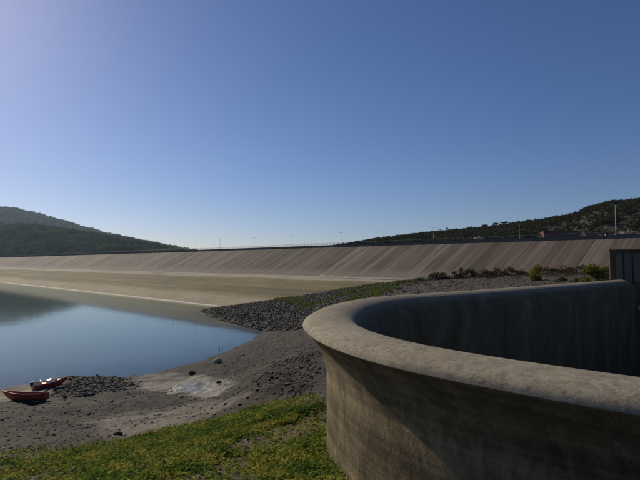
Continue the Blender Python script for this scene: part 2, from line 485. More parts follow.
def hit(px, py):
    """first point of the terrain on a photo ray"""
    dx, dy = (px - 320.0) / F, (240.0 - py) / F
    c, s = math.cos(PITCH), math.sin(PITCH)
    t = np.geomspace(4, 330, 500)
    X, Y, Z = dx * t, (c - dy * s) * t, CAM_Z + (s + dy * c) * t
    ok = np.nonzero(Z < T(X, Y, False))[0]
    i = ok[0] if len(ok) else len(t) - 1
    return (float(X[i]), float(Y[i]), float(T(X[i], Y[i], True)[0]))
def wpoly(pts): return [hit(*p)[:2] for p in pts]

Z_GRASS = wpoly([(-60,462),(0,453),(60,450),(110,442),(180,430),(220,419),(270,404),(318,394),(330,430),(350,500),(100,560),(-120,560)])
Z_RIP = wpoly([(202,310.5),(240,304.5),(275,299.5),(318,306),(312,325),(290,331),(268,331),(245,326),(218,319.5)])
Z_RIP2 = wpoly([(275,299.5),(300,296.5),(340,289.5),(380,283.5),(400,284),(390,299),(345,305),(318,313)])
Z_DARK = wpoly([(245,392),(275,362),(318,350),(322,385),(290,392)])
Z_SPIT = wpoly([(62,400),(50,392),(68,380),(80,377.5),(120,378.5),(135,384),(118,391),(85,396)])
Z_MUD = [wpoly([(132,382),(140,376.5),(165,371),(180,377),(205,376),(235,381),(222,394),(185,396),(160,390),(140,388)]),
         wpoly([(100,421),(112,414),(150,411),(205,400),(222,398),(235,404),(200,420),(170,432),(120,442),(96,436)]),
         wpoly([(-20,386),(2,386),(40,384),(70,384),(46,394),(4,404),(-20,402)])]
Z_PUDDLE = wpoly([(166,390),(182,384.5),(205,382),(222,383),(212,390),(188,394)])
Z_BENCH = wpoly([(395,283),(430,278.5),(500,275),(600,273),(640,272),(640,280),(550,287),(470,292.5),(395,297),(370,296)])

def soft(x, y, poly, jit=1.0, seed=0):
    s = np.zeros(x.shape)
    sc = np.clip(np.hypot(x, y) / 40.0, 0.3, 3.0) * jit
    for k in range(5):
        a = 2 * math.pi * k / 5
        jx = (fbm(x * 0.5 / jit, y * 0.5 / jit, 3, 31 + seed) - 0.5) * 2.6 * sc + 0.35 * sc * math.cos(a)
        jy = (fbm(x * 0.5 / jit, y * 0.5 / jit, 3, 57 + seed) - 0.5) * 2.6 * sc + 0.35 * sc * math.sin(a)
        s += inpoly(x + jx, y + jy, poly)
    return s / 5.0

def build_ground():
    azs = np.concatenate([np.arange(-180, -42, 4.0), np.arange(-42, 42, 0.16), np.arange(42, 180, 4.0)])
    rs = np.concatenate([np.arange(1.0, 12, 0.5), np.geomspace(12, 340, 470), np.geomspace(380, 4200, 16)])
    A, Rr = np.meshgrid(np.radians(azs), rs, indexing='ij')
    x, y = np.sin(A) * Rr, np.cos(A) * Rr
    z = T(x, y)
    na, nr = x.shape
    idx = np.arange(na * nr).reshape(na, nr)
    nxt = np.roll(idx, -1, 0)
    faces = np.stack([idx[:, :-1], nxt[:, :-1], nxt[:, 1:], idx[:, 1:]], -1).reshape(-1, 4)
    x, y, z = x.ravel(), y.ravel(), z.ravel()
    centre = len(x)
    x = np.append(x, 0.0); y = np.append(y, 0.0); z = np.append(z, T(0.0, 0.0))
    # cut the basin of the weir out of the ground: pull border vertices under the wall, drop the rest
    ins = inpoly(x, y, basin_poly)
    bp = np.array(basin_poly)
    ii = np.nonzero(ins)[0]
    keep_in = np.zeros(len(x), bool)
    bseg = L + LN * 1.25
    for j in range(0, len(ii), 4000):
        q = ii[j:j+4000]
        d2 = (x[q, None] - bseg[None, :, 0]) ** 2 + (y[q, None] - bseg[None, :, 1]) ** 2
        k = d2.argmin(1); dm = np.sqrt(d2[np.arange(len(q)), k])
        cell = np.hypot(x[q], y[q]) * 0.008 + 0.3
        near = dm < cell * 1.6
        x[q[near]] = bseg[k[near], 0]; y[q[near]] = bseg[k[near], 1]
        keep_in[q[~near]] = True
    z = np.minimum(z, np.where(ins, ZC - 1.2, 1e9))
    faces = faces[~keep_in[faces].any(1)]
    # colours of the ground itself
    n = fbm(x * 0.12, y * 0.12, 5, 5)[:, None]
    col = np.array([0.038, 0.030, 0.023]) * (0.75 + 0.6 * n)
    def lay(m, c): 
        nonlocal col
        m = m[:, None]; col = col * (1 - m) + np.array(c) * m
    drift = fbm(x * 0.06 + y * 0.03, y * 0.22, 5, 83)
    lay(sstep(0.58, 0.74, drift) * 0.5, (0.085, 0.073, 0.059))
    lay(sstep(0.44, 0.30, drift) * 0.6, (0.020, 0.017, 0.015))
    lay(soft(x, y, Z_DARK, 1.0, 1) * 0.8, (0.024, 0.020, 0.017))
    lay(soft(x, y, Z_SPIT, 0.5, 1), (0.040, 0.038, 0.034))
    lay(soft(x, y, Z_RIP, 0.6, 2), (0.032, 0.027, 0.025))
    lay(soft(x, y, Z_RIP2, 0.6, 2), (0.036, 0.032, 0.024))
    for k, zp in enumerate(Z_MUD):
        lay(soft(x, y, zp, (1.4, 1.6, 0.5)[k], 3 + k) * (0.95, 0.9, 1.0)[k] * (0.35 + 0.65 * sstep(0.30, 0.52, fbm(x * 0.10 - y * 0.05, y * 0.35, 4, 61 + k))), ((0.25, 0.228, 0.192), (0.17, 0.148, 0.118), (0.27, 0.235, 0.18))[k])
    lay(soft(x, y, Z_BENCH, 1.0, 7) * 0.9, (0.070, 0.056, 0.043))
    g = soft(x, y, Z_GRASS, 1.3, 9)
    lay(g, (0.060, 0.050, 0.032))
    bare = sstep(0.52, 0.64, fbm(x * 0.35 + 4, y * 0.35, 4, 77)) * g
    lay(bare, (0.095, 0.070, 0.048))
    lay(soft(x, y, Z_PUDDLE, 0.8, 5) * 0.75, (0.085, 0.08, 0.072))
    # damp rim along the waterline
    lay(sstep(0.45, 0.05, np.abs(z - 0.1)) * 0.45, (0.05, 0.046, 0.038))
    wet = np.clip(soft(x, y, Z_PUDDLE, 0.8, 5), 0, 1)
    # fan in the middle
    first = idx[:, 0]
    tri = [(centre, int(first[i]), int(first[(i + 1) % na])) for i in range(na)]
    v = np.stack([x, y, z], 1)
    me = mesh("ground", v, faces)
    setcol(me, col); setfloat(me, wet, "wet")
    me.polygons.foreach_set("use_smooth", np.ones(len(me.polygons), bool))
    tag(obj("ground", me, M_GROUND), kind="structure")
build_ground()

# ------------------------------------------------------------------ water
def build_water():
    azs = np.concatenate([np.arange(-125, -40, 2.5), np.arange(-40, 0.5, 0.4)])
    rs = np.geomspace(28, 2400, 170)
    A, Rr = np.meshgrid(np.radians(azs), rs, indexing='ij')
    x, y = np.sin(A) * Rr, np.cos(A) * Rr
    p, s = dam_ps(x, y)
    bed = np.maximum(T(x, y, True), dam_z(p))
    na, nr = x.shape
    idx = np.arange(na * nr).reshape(na, nr)
    faces = np.stack([idx[:-1, :-1], idx[1:, :-1], idx[1:, 1:], idx[:-1, 1:]], -1).reshape(-1, 4)
    xf, yf, pf = x.ravel(), y.ravel(), p.ravel()
    ok = (pf < P_SHORE + 8)
    faces = faces[ok[faces].all(1)]
    me = mesh("lake_water", np.stack([xf, yf, np.zeros(xf.shape)], 1), faces, True)
    setfloat(me, np.clip(-bed.ravel() / 3.0, 0, 1), "depth")
    tag(obj("water", me, M_WATER), kind="structure")
build_water()

# ------------------------------------------------------------------ the dam
def build_dam():
    root = empty("embankment_dam", (*dam_xy(P_CREST, 300), 0))
    tag(root, "long earth dam with streaked grey sloping face closing off the lake", "dam")
    rx, ry = dam_xy(P_CREST, 300)
    def loc(v): return v - np.array([rx, ry, 0])
    # body: strip along the crest, profile across
    ps = np.concatenate([[18, 40, 60, 80], np.arange(92, 156.1, 1.0), [170, 183.6, P_CREST + 9, P_CREST + 35, P_CREST + 60]])
    ss = np.concatenate([np.arange(-90, 420, 5.0), np.arange(420, 1300, 12.0)])
    P, S = np.meshgrid(ps, ss, indexing='ij')
    Z = dam_z(P)
    nz = fbm(S * 0.02, P * 0.15, 4, 21)
    Z = Z + (nz - 0.5) * 0.5 * sstep(96, 112, P) * sstep(158, 152, P) - np.where((P > 157) & (P < P_CREST), 0.25, 0.0)
    X, Y = NX * P + DX * S, NY * P + DY * S
    na, nr = P.shape
    idx = np.arange(na * nr).reshape(na, nr)
    faces = np.stack([idx[:-1, :-1], idx[:-1, 1:], idx[1:, 1:], idx[1:, :-1]], -1).reshape(-1, 4)[:, ::-1]
    p, s = P.ravel(), S.ravel()
    col = np.tile(np.array([0.30, 0.245, 0.158]), (len(p), 1))            # beige silt
    band = fbm(s * 0.012, p * 0.55, 4, 41); pj = p + (fbm(s * 0.03, p * 0.2, 3, 44) - 0.5) * 5
    tan = np.array([0.155, 0.122, 0.052]) * (0.45 + 1.1 * band[:, None])
    m = (sstep(116, 122, pj) * sstep(151, 148.5, pj))[:, None]
    col = col * (1 - m) + tan * m
    lo = (sstep(107.5, 112, pj) * sstep(118, 113, pj) * 0.45)[:, None]; col = col * (1 - lo) + np.array([0.31, 0.262, 0.18]) * lo
    rd = sstep(146.5, 148, pj)[:, None]; col = col * (1 - rd) + np.array([0.32, 0.275, 0.21]) * rd
    up = sstep(156, 157, p)[:, None]; col = col * (1 - up) + np.array([0.12, 0.105, 0.095]) * up
    gr = sstep(P_CREST + 9, P_CREST + 12, p)[:, None]; col = col * (1 - gr) + np.array([0.05, 0.055, 0.025]) * gr
    v = loc(np.stack([X.ravel(), Y.ravel(), Z.ravel()], 1))
    me = mesh("dam_body", v, faces, True); setcol(me, col)
    obj("dam_body", me, M_DAM, root)
    ang = math.atan2(DY, DX)                                             # +x of a strip runs along the crest
    def strip_mesh(w):
        mb = MB(); Lh = P_CREST - P_BERM; n = 4; h = Z_CREST - Z_BERM
        for i in range(n):
            a, b = i / n, (i + 1) / n
            mb.add([(0, a*Lh, a*h), (w, a*Lh, a*h), (w, b*Lh, b*h), (0, b*Lh, b*h)], [(0, 1, 2, 3)])
            for xx, fl in ((0, 1), (w, 0)):
                q = [(xx, a*Lh, a*h), (xx, b*Lh, b*h), (xx, b*Lh, b*h - 0.35), (xx, a*Lh, a*h - 0.35)]
                mb.add(q, [(0, 1, 2, 3) if fl == 0 else (3, 2, 1, 0)])
        mb.add([(0, 0, 0), (w, 0, 0), (w, 0, -0.35), (0, 0, -0.35)], [(3, 2, 1, 0)])
        me = mesh("facing_strip", mb.v, mb.f); me.materials.append(M_STRIP); return me
    # local axes: x along the crest to the right (-D), y across (N)
    near_m, far_m = strip_mesh(2.94), strip_mesh(6.9)
    s, k = -12.0, 0
    while s < 1240:
        w, me = (3.0, near_m) if s < 420 else (7.0, far_m)
        x, y = dam_xy(P_BERM, s + w)
        o = obj("facing_strip", me, None, root, (x - rx, y - ry, Z_BERM + 0.02 + random.uniform(-0.03, 0.04)))
        o.rotation_euler = (0, 0, math.atan2(-DY, -DX))
        s += w; k += 1
    # parapet wall, crest road, white kerb of deposits at the waterline
    def ribbon(name, p0, p1, z0, z1, s0, s1, mat, step=30.0):
        mb = MB(); c = math.cos(ang); 
        x0, y0 = dam_xy(p0, s0); 
        n = int((s1 - s0) / step)
        for i in range(n):
            a, b = s0 + (s1 - s0) * i / n, s0 + (s1 - s0) * (i + 1) / n
            q = [dam_xy(p0, a), dam_xy(p0, b), dam_xy(p1, b), dam_xy(p1, a)]
            V = [(u - rx, w - ry, z0) for u, w in q] + [(u - rx, w - ry, z1) for u, w in q]
            mb.add(V, [(4, 5, 6, 7), (0, 1, 5, 4), (2, 3, 7, 6), (0, 4, 7, 3), (1, 2, 6, 5)])
        return mb.build(name, mat, root)
    ribbon("parapet_wall", P_CREST - 0.02, P_CREST + 0.38, Z_CREST - 0.5, Z_CREST + 1.2, -60, 1240, mat_plain("parapet_concrete", (0.10, 0.092, 0.085), 0.9, 0.3, 0.4))
    ribbon("crest_road", P_CREST + 0.42, P_CREST + 8.0, Z_CREST - 0.2, Z_CREST + 0.05, -60, 1240, mat_plain("asphalt", (0.06, 0.058, 0.056), 0.9, 0.2, 0.5))
    # berm slabs
    mb = MB(); M_BERM = mat_plain("berm_concrete", (0.29, 0.255, 0.205), 0.9, 0.25, 0.25)
    for i in range(110):
        s0 = -12 + i * 11.4
        q = [dam_xy(152.2, s0), dam_xy(152.2, s0 + 11.3), dam_xy(155.9, s0 + 11.3), dam_xy(155.9, s0)]
        V = [(u - rx, w - ry, 9.6) for u, w in q] + [(u - rx, w - ry, zz) for (u, w), zz in zip(q, (10.22, 10.22, 10.68, 10.68))]
        if i == 0: me = None
        b = MB().add([(a[0] - (q[0][0] - rx), a[1] - (q[0][1] - ry), a[2]) for a in V], [(4, 5, 6, 7)[::-1], (0, 1, 5, 4)[::-1], (0, 4, 7, 3)[::-1], (1, 2, 6, 5)[::-1]])
        if i == 0:
            me = mesh("berm_slab", b.v, b.f); me.materials.append(M_BERM)
        o = obj("berm_slab", me, None, root, (q[0][0] - rx, q[0][1] - ry, random.uniform(-0.04, 0.04)))
    # pale crust of dried silt along the waterline
    mb = MB(); prev = None
    sv = np.arange(60, 1240, 3.0)
    for a in sv:
        w = 0.7 + 0.9 * float(fbm(a * 0.05, 3.0, 3, 8)); p0 = P_SHORE + 0.1 + 0.3 * float(fbm(a * 0.04, 9.0, 3, 5))
        row = []
        for pp, dz in ((p0 - 0.3, -0.3), (p0, 0.10), (p0 + w, 0.10), (p0 + w + 0.15, -0.15)):
            x, y = dam_xy(pp, a); row.append((x - rx, y - ry, float(dam_z(pp)) + dz))
        if prev: mb.add(prev + row, [(i, i + 1, i + 5, i + 4) for i in range(3)])
        prev = row
    mb.build("shore_crust", mat_plain("pale_crust", (0.58, 0.53, 0.44), 0.9, 0.25, 0.3), root, True)
build_dam()

def build_rail():
    x0, y0 = dam_xy(P_CREST + 0.18, 60)
    root = empty("guard_rail", (x0, y0, Z_CREST + 1.2)); tag(root, "thin metal guard rail running along the top of the dam", "railing")
    met = mat_plain("galvanised_metal", (0.16, 0.165, 0.17), 0.6, 0.15, 2.0, 0.4, 0.2)
    posts, rails = MB(), MB()
    def P(s, z): x, y = dam_xy(P_CREST + 0.18, s); return (x - x0, y - y0, z)
    for k in range(330):
        s = -20 + k * 2.8; a = P(s, 0.0)
        posts.box(a[0]-.05, a[0]+.05, a[1]-.05, a[1]+.05, 0.0, 1.12)
    for zz in (0.42, 0.76, 1.1):
        for k in range(30): rails.tube([P(-20 + k*30.8, zz), P(-20 + (k+1)*30.8, zz)], 0.045, 5)
    tag(posts.build("post", met, root), kind="stuff"); rails.build("rail", met, root)
build_rail()

# ------------------------------------------------------------------ lamps on the crest
M_POLE = mat_plain("lamp_metal", (0.10, 0.105, 0.11), 0.5, 0.2, 1.0, 0.4, 0.3)
M_HEAD = mat_plain("lamp_head", (0.16, 0.165, 0.17), 0.4, 0.15, 2.0)
def lamp_parts(h):
    p = MB(); p.tube([(0,0,0),(0,0,0.5),(0,0,0.55),(0,0,h)], [0.16,0.16,0.10,0.065], 8)
    a = MB(); a.tube([(-0.75,0,h-0.06),(-0.3,0,h-0.16),(0,0,h-0.2),(0.3,0,h-0.16),(0.75,0,h-0.06)], 0.05, 6)
    hd = MB(); hd.add([(-.32,-.16,0),(.32,-.16,0),(.32,.16,0),(-.32,.16,0),(-.24,-.1,.14),(.24,-.1,.14),(.24,.1,.14),(-.24,.1,.14)],
                      [(3,2,1,0),(4,5,6,7),(0,1,5,4),(1,2,6,5),(2,3,7,6),(3,0,4,7)])
    return [mesh("pole", p.v, p.f, True), mesh("arm", a.v, a.f, True), mesh("lamp_head", hd.v, hd.f)]
LP = lamp_parts(7.4); LP[0].materials.append(M_POLE); LP[1].materials.append(M_POLE); LP[2].materials.append(M_HEAD)
lamp_px = [520, 434, 376, 341, 292, 254, 220, 196, 174]
lamp_lab = ["lamp post on the dam just left of the red-roofed building",
            "lamp post on the dam in front of the right hill's low part",
            "lamp post on the dam where the right hill begins",
            "lamp post on the dam in open sky just left of the right hill",
            "fifth lamp post from the right on the dam, against open sky",
            "lamp post on the dam above the left end of the riprap, against sky",
            "third lamp post from the left on the dam, against sky",
            "second lamp post from the left on the dam, against sky",
            "leftmost faint lamp post on the dam beside the left hill's foot"]
for px, lb in zip(lamp_px, lamp_lab):
    x = (px - 320) / F; p = P_CREST + 1.2
    Y = p / (NX * x + NY)
    r = empty("lamp_post", (x * Y, Y, Z_CREST + 0.05), math.atan2(DY, DX))
    tag(r, lb, "lamp post", "lamp posts along the dam crest")
    obj("pole", LP[0], None, r); obj("arm", LP[1], None, r)
    for sx in (-1, 1): obj("lamp_head", LP[2], None, r, (sx * 0.95, 0, 7.4 - 0.12))

# ------------------------------------------------------------------ spillway weir
def build_weir():
    base = (float(L[len(L)//3][0]), float(L[len(L)//3][1]), 9.0)
    root = empty("spillway_weir", base)
    tag(root, "curved concrete spillway weir with broad rounded lip in the foreground", "weir")
    lipsec = [(0.0,-.26),(.012,-.20),(.05,-.13),(.14,-.07),(.30,-.015),(.52,.03),(.8,.055),(1.08,.045),(1.35,-.005),(1.6,-.10),(1.82,-.25),(2.0,-.45),(2.14,-.70),(2.24,-1.0),(2.29,-1.35),(2.30,-1.7)]
    outsec = [(0.80,-9.5),(.80,-4.5),(.80,-1.74),(.795,-1.66),(.77,-1.58),(.72,-1.40),(.65,-1.18),(.56,-.98),(.45,-.79),(.32,-.60),(.17,-.43),(.06,-.33),(.012,-.285),(0.0,-.26)]
    insec = [(2.30,-1.7),(2.30,-4.0),(2.30,-9.7)]
    def sweep(name, sec, mat, jitter=0.0):
        V = []
        n = len(L)
        for d, z in sec:
            q = L + LN * d
            wob = (fbm(np.arange(n) * 0.05, np.full(n, d * 3), 3, 3) - 0.5) * jitter
            V.append(np.stack([q[:, 0] - base[0], q[:, 1] - base[1], ZC + z - base[2] + wob], 1))
        V = np.array(V); m = len(sec)
        idx = np.arange(m * n).reshape(m, n)
        f = np.stack([idx[:-1, :-1], idx[:-1, 1:], idx[1:, 1:], idx[1:, :-1]], -1).reshape(-1, 4)
        me = mesh(name, V.reshape(-1, 3), f, True)
        if name == "crest_lip":
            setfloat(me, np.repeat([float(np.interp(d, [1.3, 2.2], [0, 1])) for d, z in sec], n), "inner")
        return obj(name, me, mat, root)
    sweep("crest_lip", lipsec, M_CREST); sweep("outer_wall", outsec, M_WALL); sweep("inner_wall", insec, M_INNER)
    # basin floor
    zf = 5.2
    poly = [tuple(p) for p in (L + LN * 2.0)[::4]] + [(END[0] + 28, END[1] + 2), (END[0] + 28, 9.0)]
    me = mesh("basin_floor", [(x - base[0], y - base[1], zf - base[2]) for x, y in poly], [list(range(len(poly)))[::-1]])
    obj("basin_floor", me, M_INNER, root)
build_weir()

def build_pier():
    # ribbed concrete pier closing the far arm, its broad side towards the basin
    Yp = END[1] + 0.4
    xl, _, zt = at_depth(609.5, 249.5, Yp)
    rz = -math.atan2(xl, Yp) * 0.9
    root = empty("concrete_pier", (xl, Yp, 5.2), rz); tag(root, "dark ribbed concrete pier at the far end of the spillway wall", "pier")
    H = zt - 5.2
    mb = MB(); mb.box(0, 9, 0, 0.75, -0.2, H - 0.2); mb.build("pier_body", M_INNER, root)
    c = MB(); c.box(-0.06, 9.06, -0.16, 0.8, H - 0.2, H); c.build("coping", M_INNER, root)
    M_PANEL = mat_plain("pier_panel_concrete", (0.12, 0.108, 0.09), 0.9, 0.3, 1.5)
    g = MB(); g.box(-0.32, 0.32, -0.14, 0.0, 0, 3.0)
    me = mesh("panel", g.v, g.f); me.materials.append(M_PANEL)
    for k in range(10): obj("panel", me, None, root, (0.85 + k * 0.80, -0.003, H - 0.45 - 3.002))
    s = MB(); s.box(1.6, 9, -1.1, -0.146, -0.2, ZC - 5.2 - 1.1); s.build("lower_wall", M_INNER, root)
    return root
PIER = build_pier()

# ------------------------------------------------------------------ leaf clouds
def leaf_cloud(lobes, n, size, r=None, flat=0.0, droop=0.0, shell=0.45):
    """n quads through a set of ellipsoid lobes (cx,cy,cz,rx,ry,rz); returns verts, faces"""
    r = r or rng
    lob = np.array(lobes, float); w = (lob[:, 3] * lob[:, 4] * lob[:, 5]) ** 0.7; w /= w.sum()
    k = r.choice(len(lob), n, p=w)
    d = r.normal(size=(n, 3)); d /= np.linalg.norm(d, axis=1)[:, None]
    rad = (shell + (1 - shell) * r.random(n)) ** 0.7
    c = lob[k, :3] + d * rad[:, None] * lob[k, 3:6] * (0.85 + 0.3 * r.random(n))[:, None]
    u = r.normal(size=(n, 3)); u[:, 2] *= (1 - flat); u /= np.linalg.norm(u, axis=1)[:, None]
    t = r.normal(size=(n, 3)); v = np.cross(u, t); v[:, 2] *= (1 - flat) ; v /= np.maximum(np.linalg.norm(v, axis=1)[:, None], 1e-6)
    s = size * (0.5 + r.random(n))[:, None]
    e = np.stack([c - u * s, c + v * s * 0.55, c + u * s, c - v * s * 0.55], 1)
    return e.reshape(-1, 3), np.arange(n * 4).reshape(n, 4)

M_BARK = mat_plain("bark", (0.09, 0.07, 0.055), 0.95, 0.3, 4.0)
M_FOREST = mat_leaf("forest_leaves", [(0.33, (0.016, 0.026, 0.012)), (0.48, (0.040, 0.054, 0.020)), (0.62, (0.11, 0.11, 0.04))], 0.022, 0.3)
M_PINE = mat_leaf("pine_needles", [(0.3, (0.018, 0.028, 0.012)), (0.7, (0.045, 0.058, 0.024))], 0.15, 0.2)
M_SHRUB_D = mat_leaf("dark_shrub_leaves", [(0.3, (0.035, 0.040, 0.018)), (0.55, (0.075, 0.062, 0.03)), (0.75, (0.11, 0.075, 0.04))], 0.3, 0.35)
M_SHRUB_Y = mat_leaf("yellow_green_leaves", [(0.3, (0.09, 0.10, 0.02)), (0.55, (0.17, 0.165, 0.03)), (0.75, (0.26, 0.225, 0.05))], 0.5, 0.45)
M_SHRUB_G = mat_leaf("green_shrub_leaves", [(0.3, (0.05, 0.075, 0.018)), (0.55, (0.09, 0.12, 0.03)), (0.75, (0.14, 0.16, 0.04))], 0.5, 0.45)
M_DRY = mat_leaf("slope_grass_blades", [(0.3, (0.055, 0.075, 0.022)), (0.55, (0.11, 0.135, 0.035)), (0.75, (0.17, 0.155, 0.055))], 0.2, 0.4)
M_SCRUB = mat_leaf("scrub_leaves", [(0.25, (0.022, 0.027, 0.014)), (0.5, (0.045, 0.045, 0.022)), (0.75, (0.085, 0.072, 0.035))], 0.03, 0.3)
M_WEED = mat_leaf("weed_leaves", [(0.30, (0.045, 0.09, 0.02)), (0.44, (0.12, 0.19, 0.04)), (0.53, (0.27, 0.29, 0.055)), (0.61, (0.40, 0.34, 0.08)), (0.72, (0.24, 0.15, 0.06))], 0.75, 0.45)

# ------------------------------------------------------------------ hills
def hill(name, pxs, ys, y0f, ypf, y1f, z0, forest_h, colour, nsteps=44, dens=1.5, namp=0.05, zend=-4.0, seed=0):
    """hill mesh: silhouette given in photo rows, built with its own distance and depth"""
    px = np.arange(pxs[0], pxs[-1] + 0.1, dens)
    yy = np.interp(px, pxs, ys)
    k = np.exp(-np.linspace(-2, 2, 9) ** 2); k /= k.sum()
    yy = np.convolve(np.pad(yy, 4, mode='edge'), k, 'valid')
    Yp = np.interp(px, pxs, ypf); Y0 = np.interp(px, pxs, y0f); Y1 = np.interp(px, pxs, y1f)
    zp = CAM_Z + (HOR - yy) / F * Yp - forest_h
    t = np.linspace(0, 1.6, nsteps)
    V = np.empty((len(px), nsteps, 3)); tint = np.empty((len(px), nsteps, 3))
    for j, tt in enumerate(t):
        Y = np.where(tt <= 1, Y0 + (Yp - Y0) * tt, Yp + (Y1 - Yp) * (tt - 1) / 0.6)
        f = sstep(-0.25, 1.0, tt) if tt <= 1 else 1.0
        f0 = sstep(-0.25, 1.0, 0.0)
        f = (f - f0) / (1 - f0) if tt <= 1 else 1.0 - (sstep(0, 0.6, tt - 1))
        zb = z0 if tt <= 1 else zend
        X = (px - 320) / F * Y
        Z = zb + (zp - zb) * f
        wgt = math.sin(min(tt, 1.0) * math.pi) if tt <= 1 else 0
        Z = Z + (fbm(X / 90.0, Y / 90.0, 4, seed) - 0.5) * namp * (Yp - Y0) * wgt * np.clip((zp - zb) / 40, 0.1, 1.2)
        V[:, j] = np.stack([X, Y, Z], 1)
        n = fbm(X / 45.0, Y / 45.0, 4, seed + 5)[:, None]
        tint[:, j] = np.array(colour) * (0.55 + 0.9 * n)
    na, nr = V.shape[:2]
    idx = np.arange(na * nr).reshape(na, nr)
    f = np.stack([idx[:-1, :-1], idx[1:, :-1], idx[1:, 1:], idx[:-1, 1:]], -1).reshape(-1, 4)
    me = mesh(name, V.reshape(-1, 3), f, True); setcol(me, tint.reshape(-1, 3))
    tag(obj(name, me, M_HILL), kind="structure")
    return V, t

def forest(name, label, V, n, size, leaf, count_leaf, mat, tmax=1.08, seed=1, keep=None, hmul=1.0):
    r = np.random.default_rng(seed)
    na, nr = V.shape[:2]
    jmax = int(nr * tmax / 1.6)
    allv = []
    tv, tf = leaf_cloud([(0, 0, 0.55, 0.5, 0.5, 0.45), (0.25, 0.1, 0.75, 0.32, 0.3, 0.3), (-0.25, -0.15, 0.65, 0.3, 0.32, 0.3)], count_leaf * 6, leaf, r)
    tv = tv.reshape(6, count_leaf * 4, 3)
    # area-weighted pick: farther rows are wider
    D = V[:, :, 1]; w = D[:, :jmax] ** 2; w = w / w.sum()
    pick = r.choice(w.size, n, p=w.ravel())
    i, j = np.unravel_index(pick, w.shape)
    a, b = r.random(n), r.random(n)
    i = np.minimum(i, na - 2); j = np.minimum(j, nr - 2)
    P = (V[i, j] * ((1-a)*(1-b))[:, None] + V[i+1, j] * (a*(1-b))[:, None] + V[i, j+1] * ((1-a)*b)[:, None] + V[i+1, j+1] * (a*b)[:, None])
    den = fbm(P[:, 0] / 60, P[:, 1] / 60, 3, seed + 3)
    ok = den > 0.24
    if keep is not None: ok &= keep(P)
    P = P[ok]; n = len(P)
    s = size * (0.45 + 0.9 * r.random(n)) * (0.7 + 0.6 * den[ok])
    ang = r.random(n) * 6.28; ca, sa = np.cos(ang), np.sin(ang)
    q = tv[r.integers(0, 6, n)]
    x = (q[:, :, 0] * ca[:, None] - q[:, :, 1] * sa[:, None]) * s[:, None] * 1.15
    y = (q[:, :, 0] * sa[:, None] + q[:, :, 1] * ca[:, None]) * s[:, None] * 1.15
    z = q[:, :, 2] * s[:, None] * hmul - 0.1 * s[:, None]
    vv = np.stack([x, y, z], -1) + P[:, None, :]
    m = vv.shape[0] * vv.shape[1]
    o = obj(name, mesh(name, vv.reshape(-1, 3), np.arange(m).reshape(-1, 4)), mat)
    tag(o, label, "forest", kind="stuff"); return o

def crest_Y(px): 
    x = (np.asarray(px, float) - 320) / F
    return (P_CREST + 60) / np.maximum(NX * x + NY, 0.1)
pl = [-170, -100, -50, 0, 40, 80, 120, 150, 168, 185]
VL, tl = hill("near_left_hill", pl, [221, 222, 223, 225.5, 228, 233.5, 240, 246, 250, 254],
              [1350, 1350, 1300, 1250, 1200, 1150, 1100, 1050, 1020, 1000], [2000, 1980, 1950, 1900, 1850, 1800, 1700, 1600, 1520, 1450], [2400, 2380, 2350, 2320, 2280, 2220, 2100, 2000, 1900, 1850],
              -6.0, 9.5, (0.032, 0.036, 0.018), seed=3)
forest("left_forest", "dark green wooded hillside behind the left end of the dam", VL, 6500, 17, 0.15, 60, M_FOREST, seed=4)
pf = [-190, -100, -40, 0, 10, 20, 38, 60, 80, 100, 120, 140, 160, 178, 200, 230]
VF, tf_ = hill("far_left_hill", pf, [214, 212, 211, 209.5, 208.6, 211, 216, 221.5, 227.5, 232.5, 237.5, 241.5, 245.5, 249.2, 253.5, 259],
               [2450] * 16, [3500] * 16, [4200] * 16, 0.0, 7.0, (0.022, 0.028, 0.016), seed=9, namp=0.06)
forest("far_left_forest", "hazy blue wooded ridge on the far left skyline", VF, 9000, 18, 0.2, 22, M_FOREST, seed=8)
pr = [325, 345, 360, 372, 390, 410, 440, 470, 500, 520, 545, 570, 585, 595, 608, 625, 640, 700, 790]
yr = [249, 245.5, 243, 241, 238.5, 236.8, 233.5, 230.5, 228.5, 225.5, 222.5, 218, 213, 209.5, 206, 205, 204.5, 203, 206]
y0r = list(crest_Y(pr) * 0.97)
ypr = [620, 610, 600, 600, 590, 590, 600, 620, 640, 640, 640, 640, 620, 610, 600, 600, 600, 600, 600]
VR, tr_ = hill("right_hill", pr, yr, y0r, ypr, [v + 350 for v in ypr], 14.0, 2.2, (0.045, 0.042, 0.024), seed=15, namp=0.03, dens=1.2)
forest("right_scrub", "dark scrub and small trees scattered over the right hill", VR, 6500, 4.4, 0.2, 26, M_SCRUB, seed=14, hmul=0.9)
def hill_point(V, px, t):
    i = int(np.argmin(np.abs(V[:, 0, 0] / V[:, 0, 1] - (px - 320) / F)))
    j = min(int(round(t / 1.6 * (V.shape[1] - 1))), V.shape[1] - 1)
    return V[i, j]

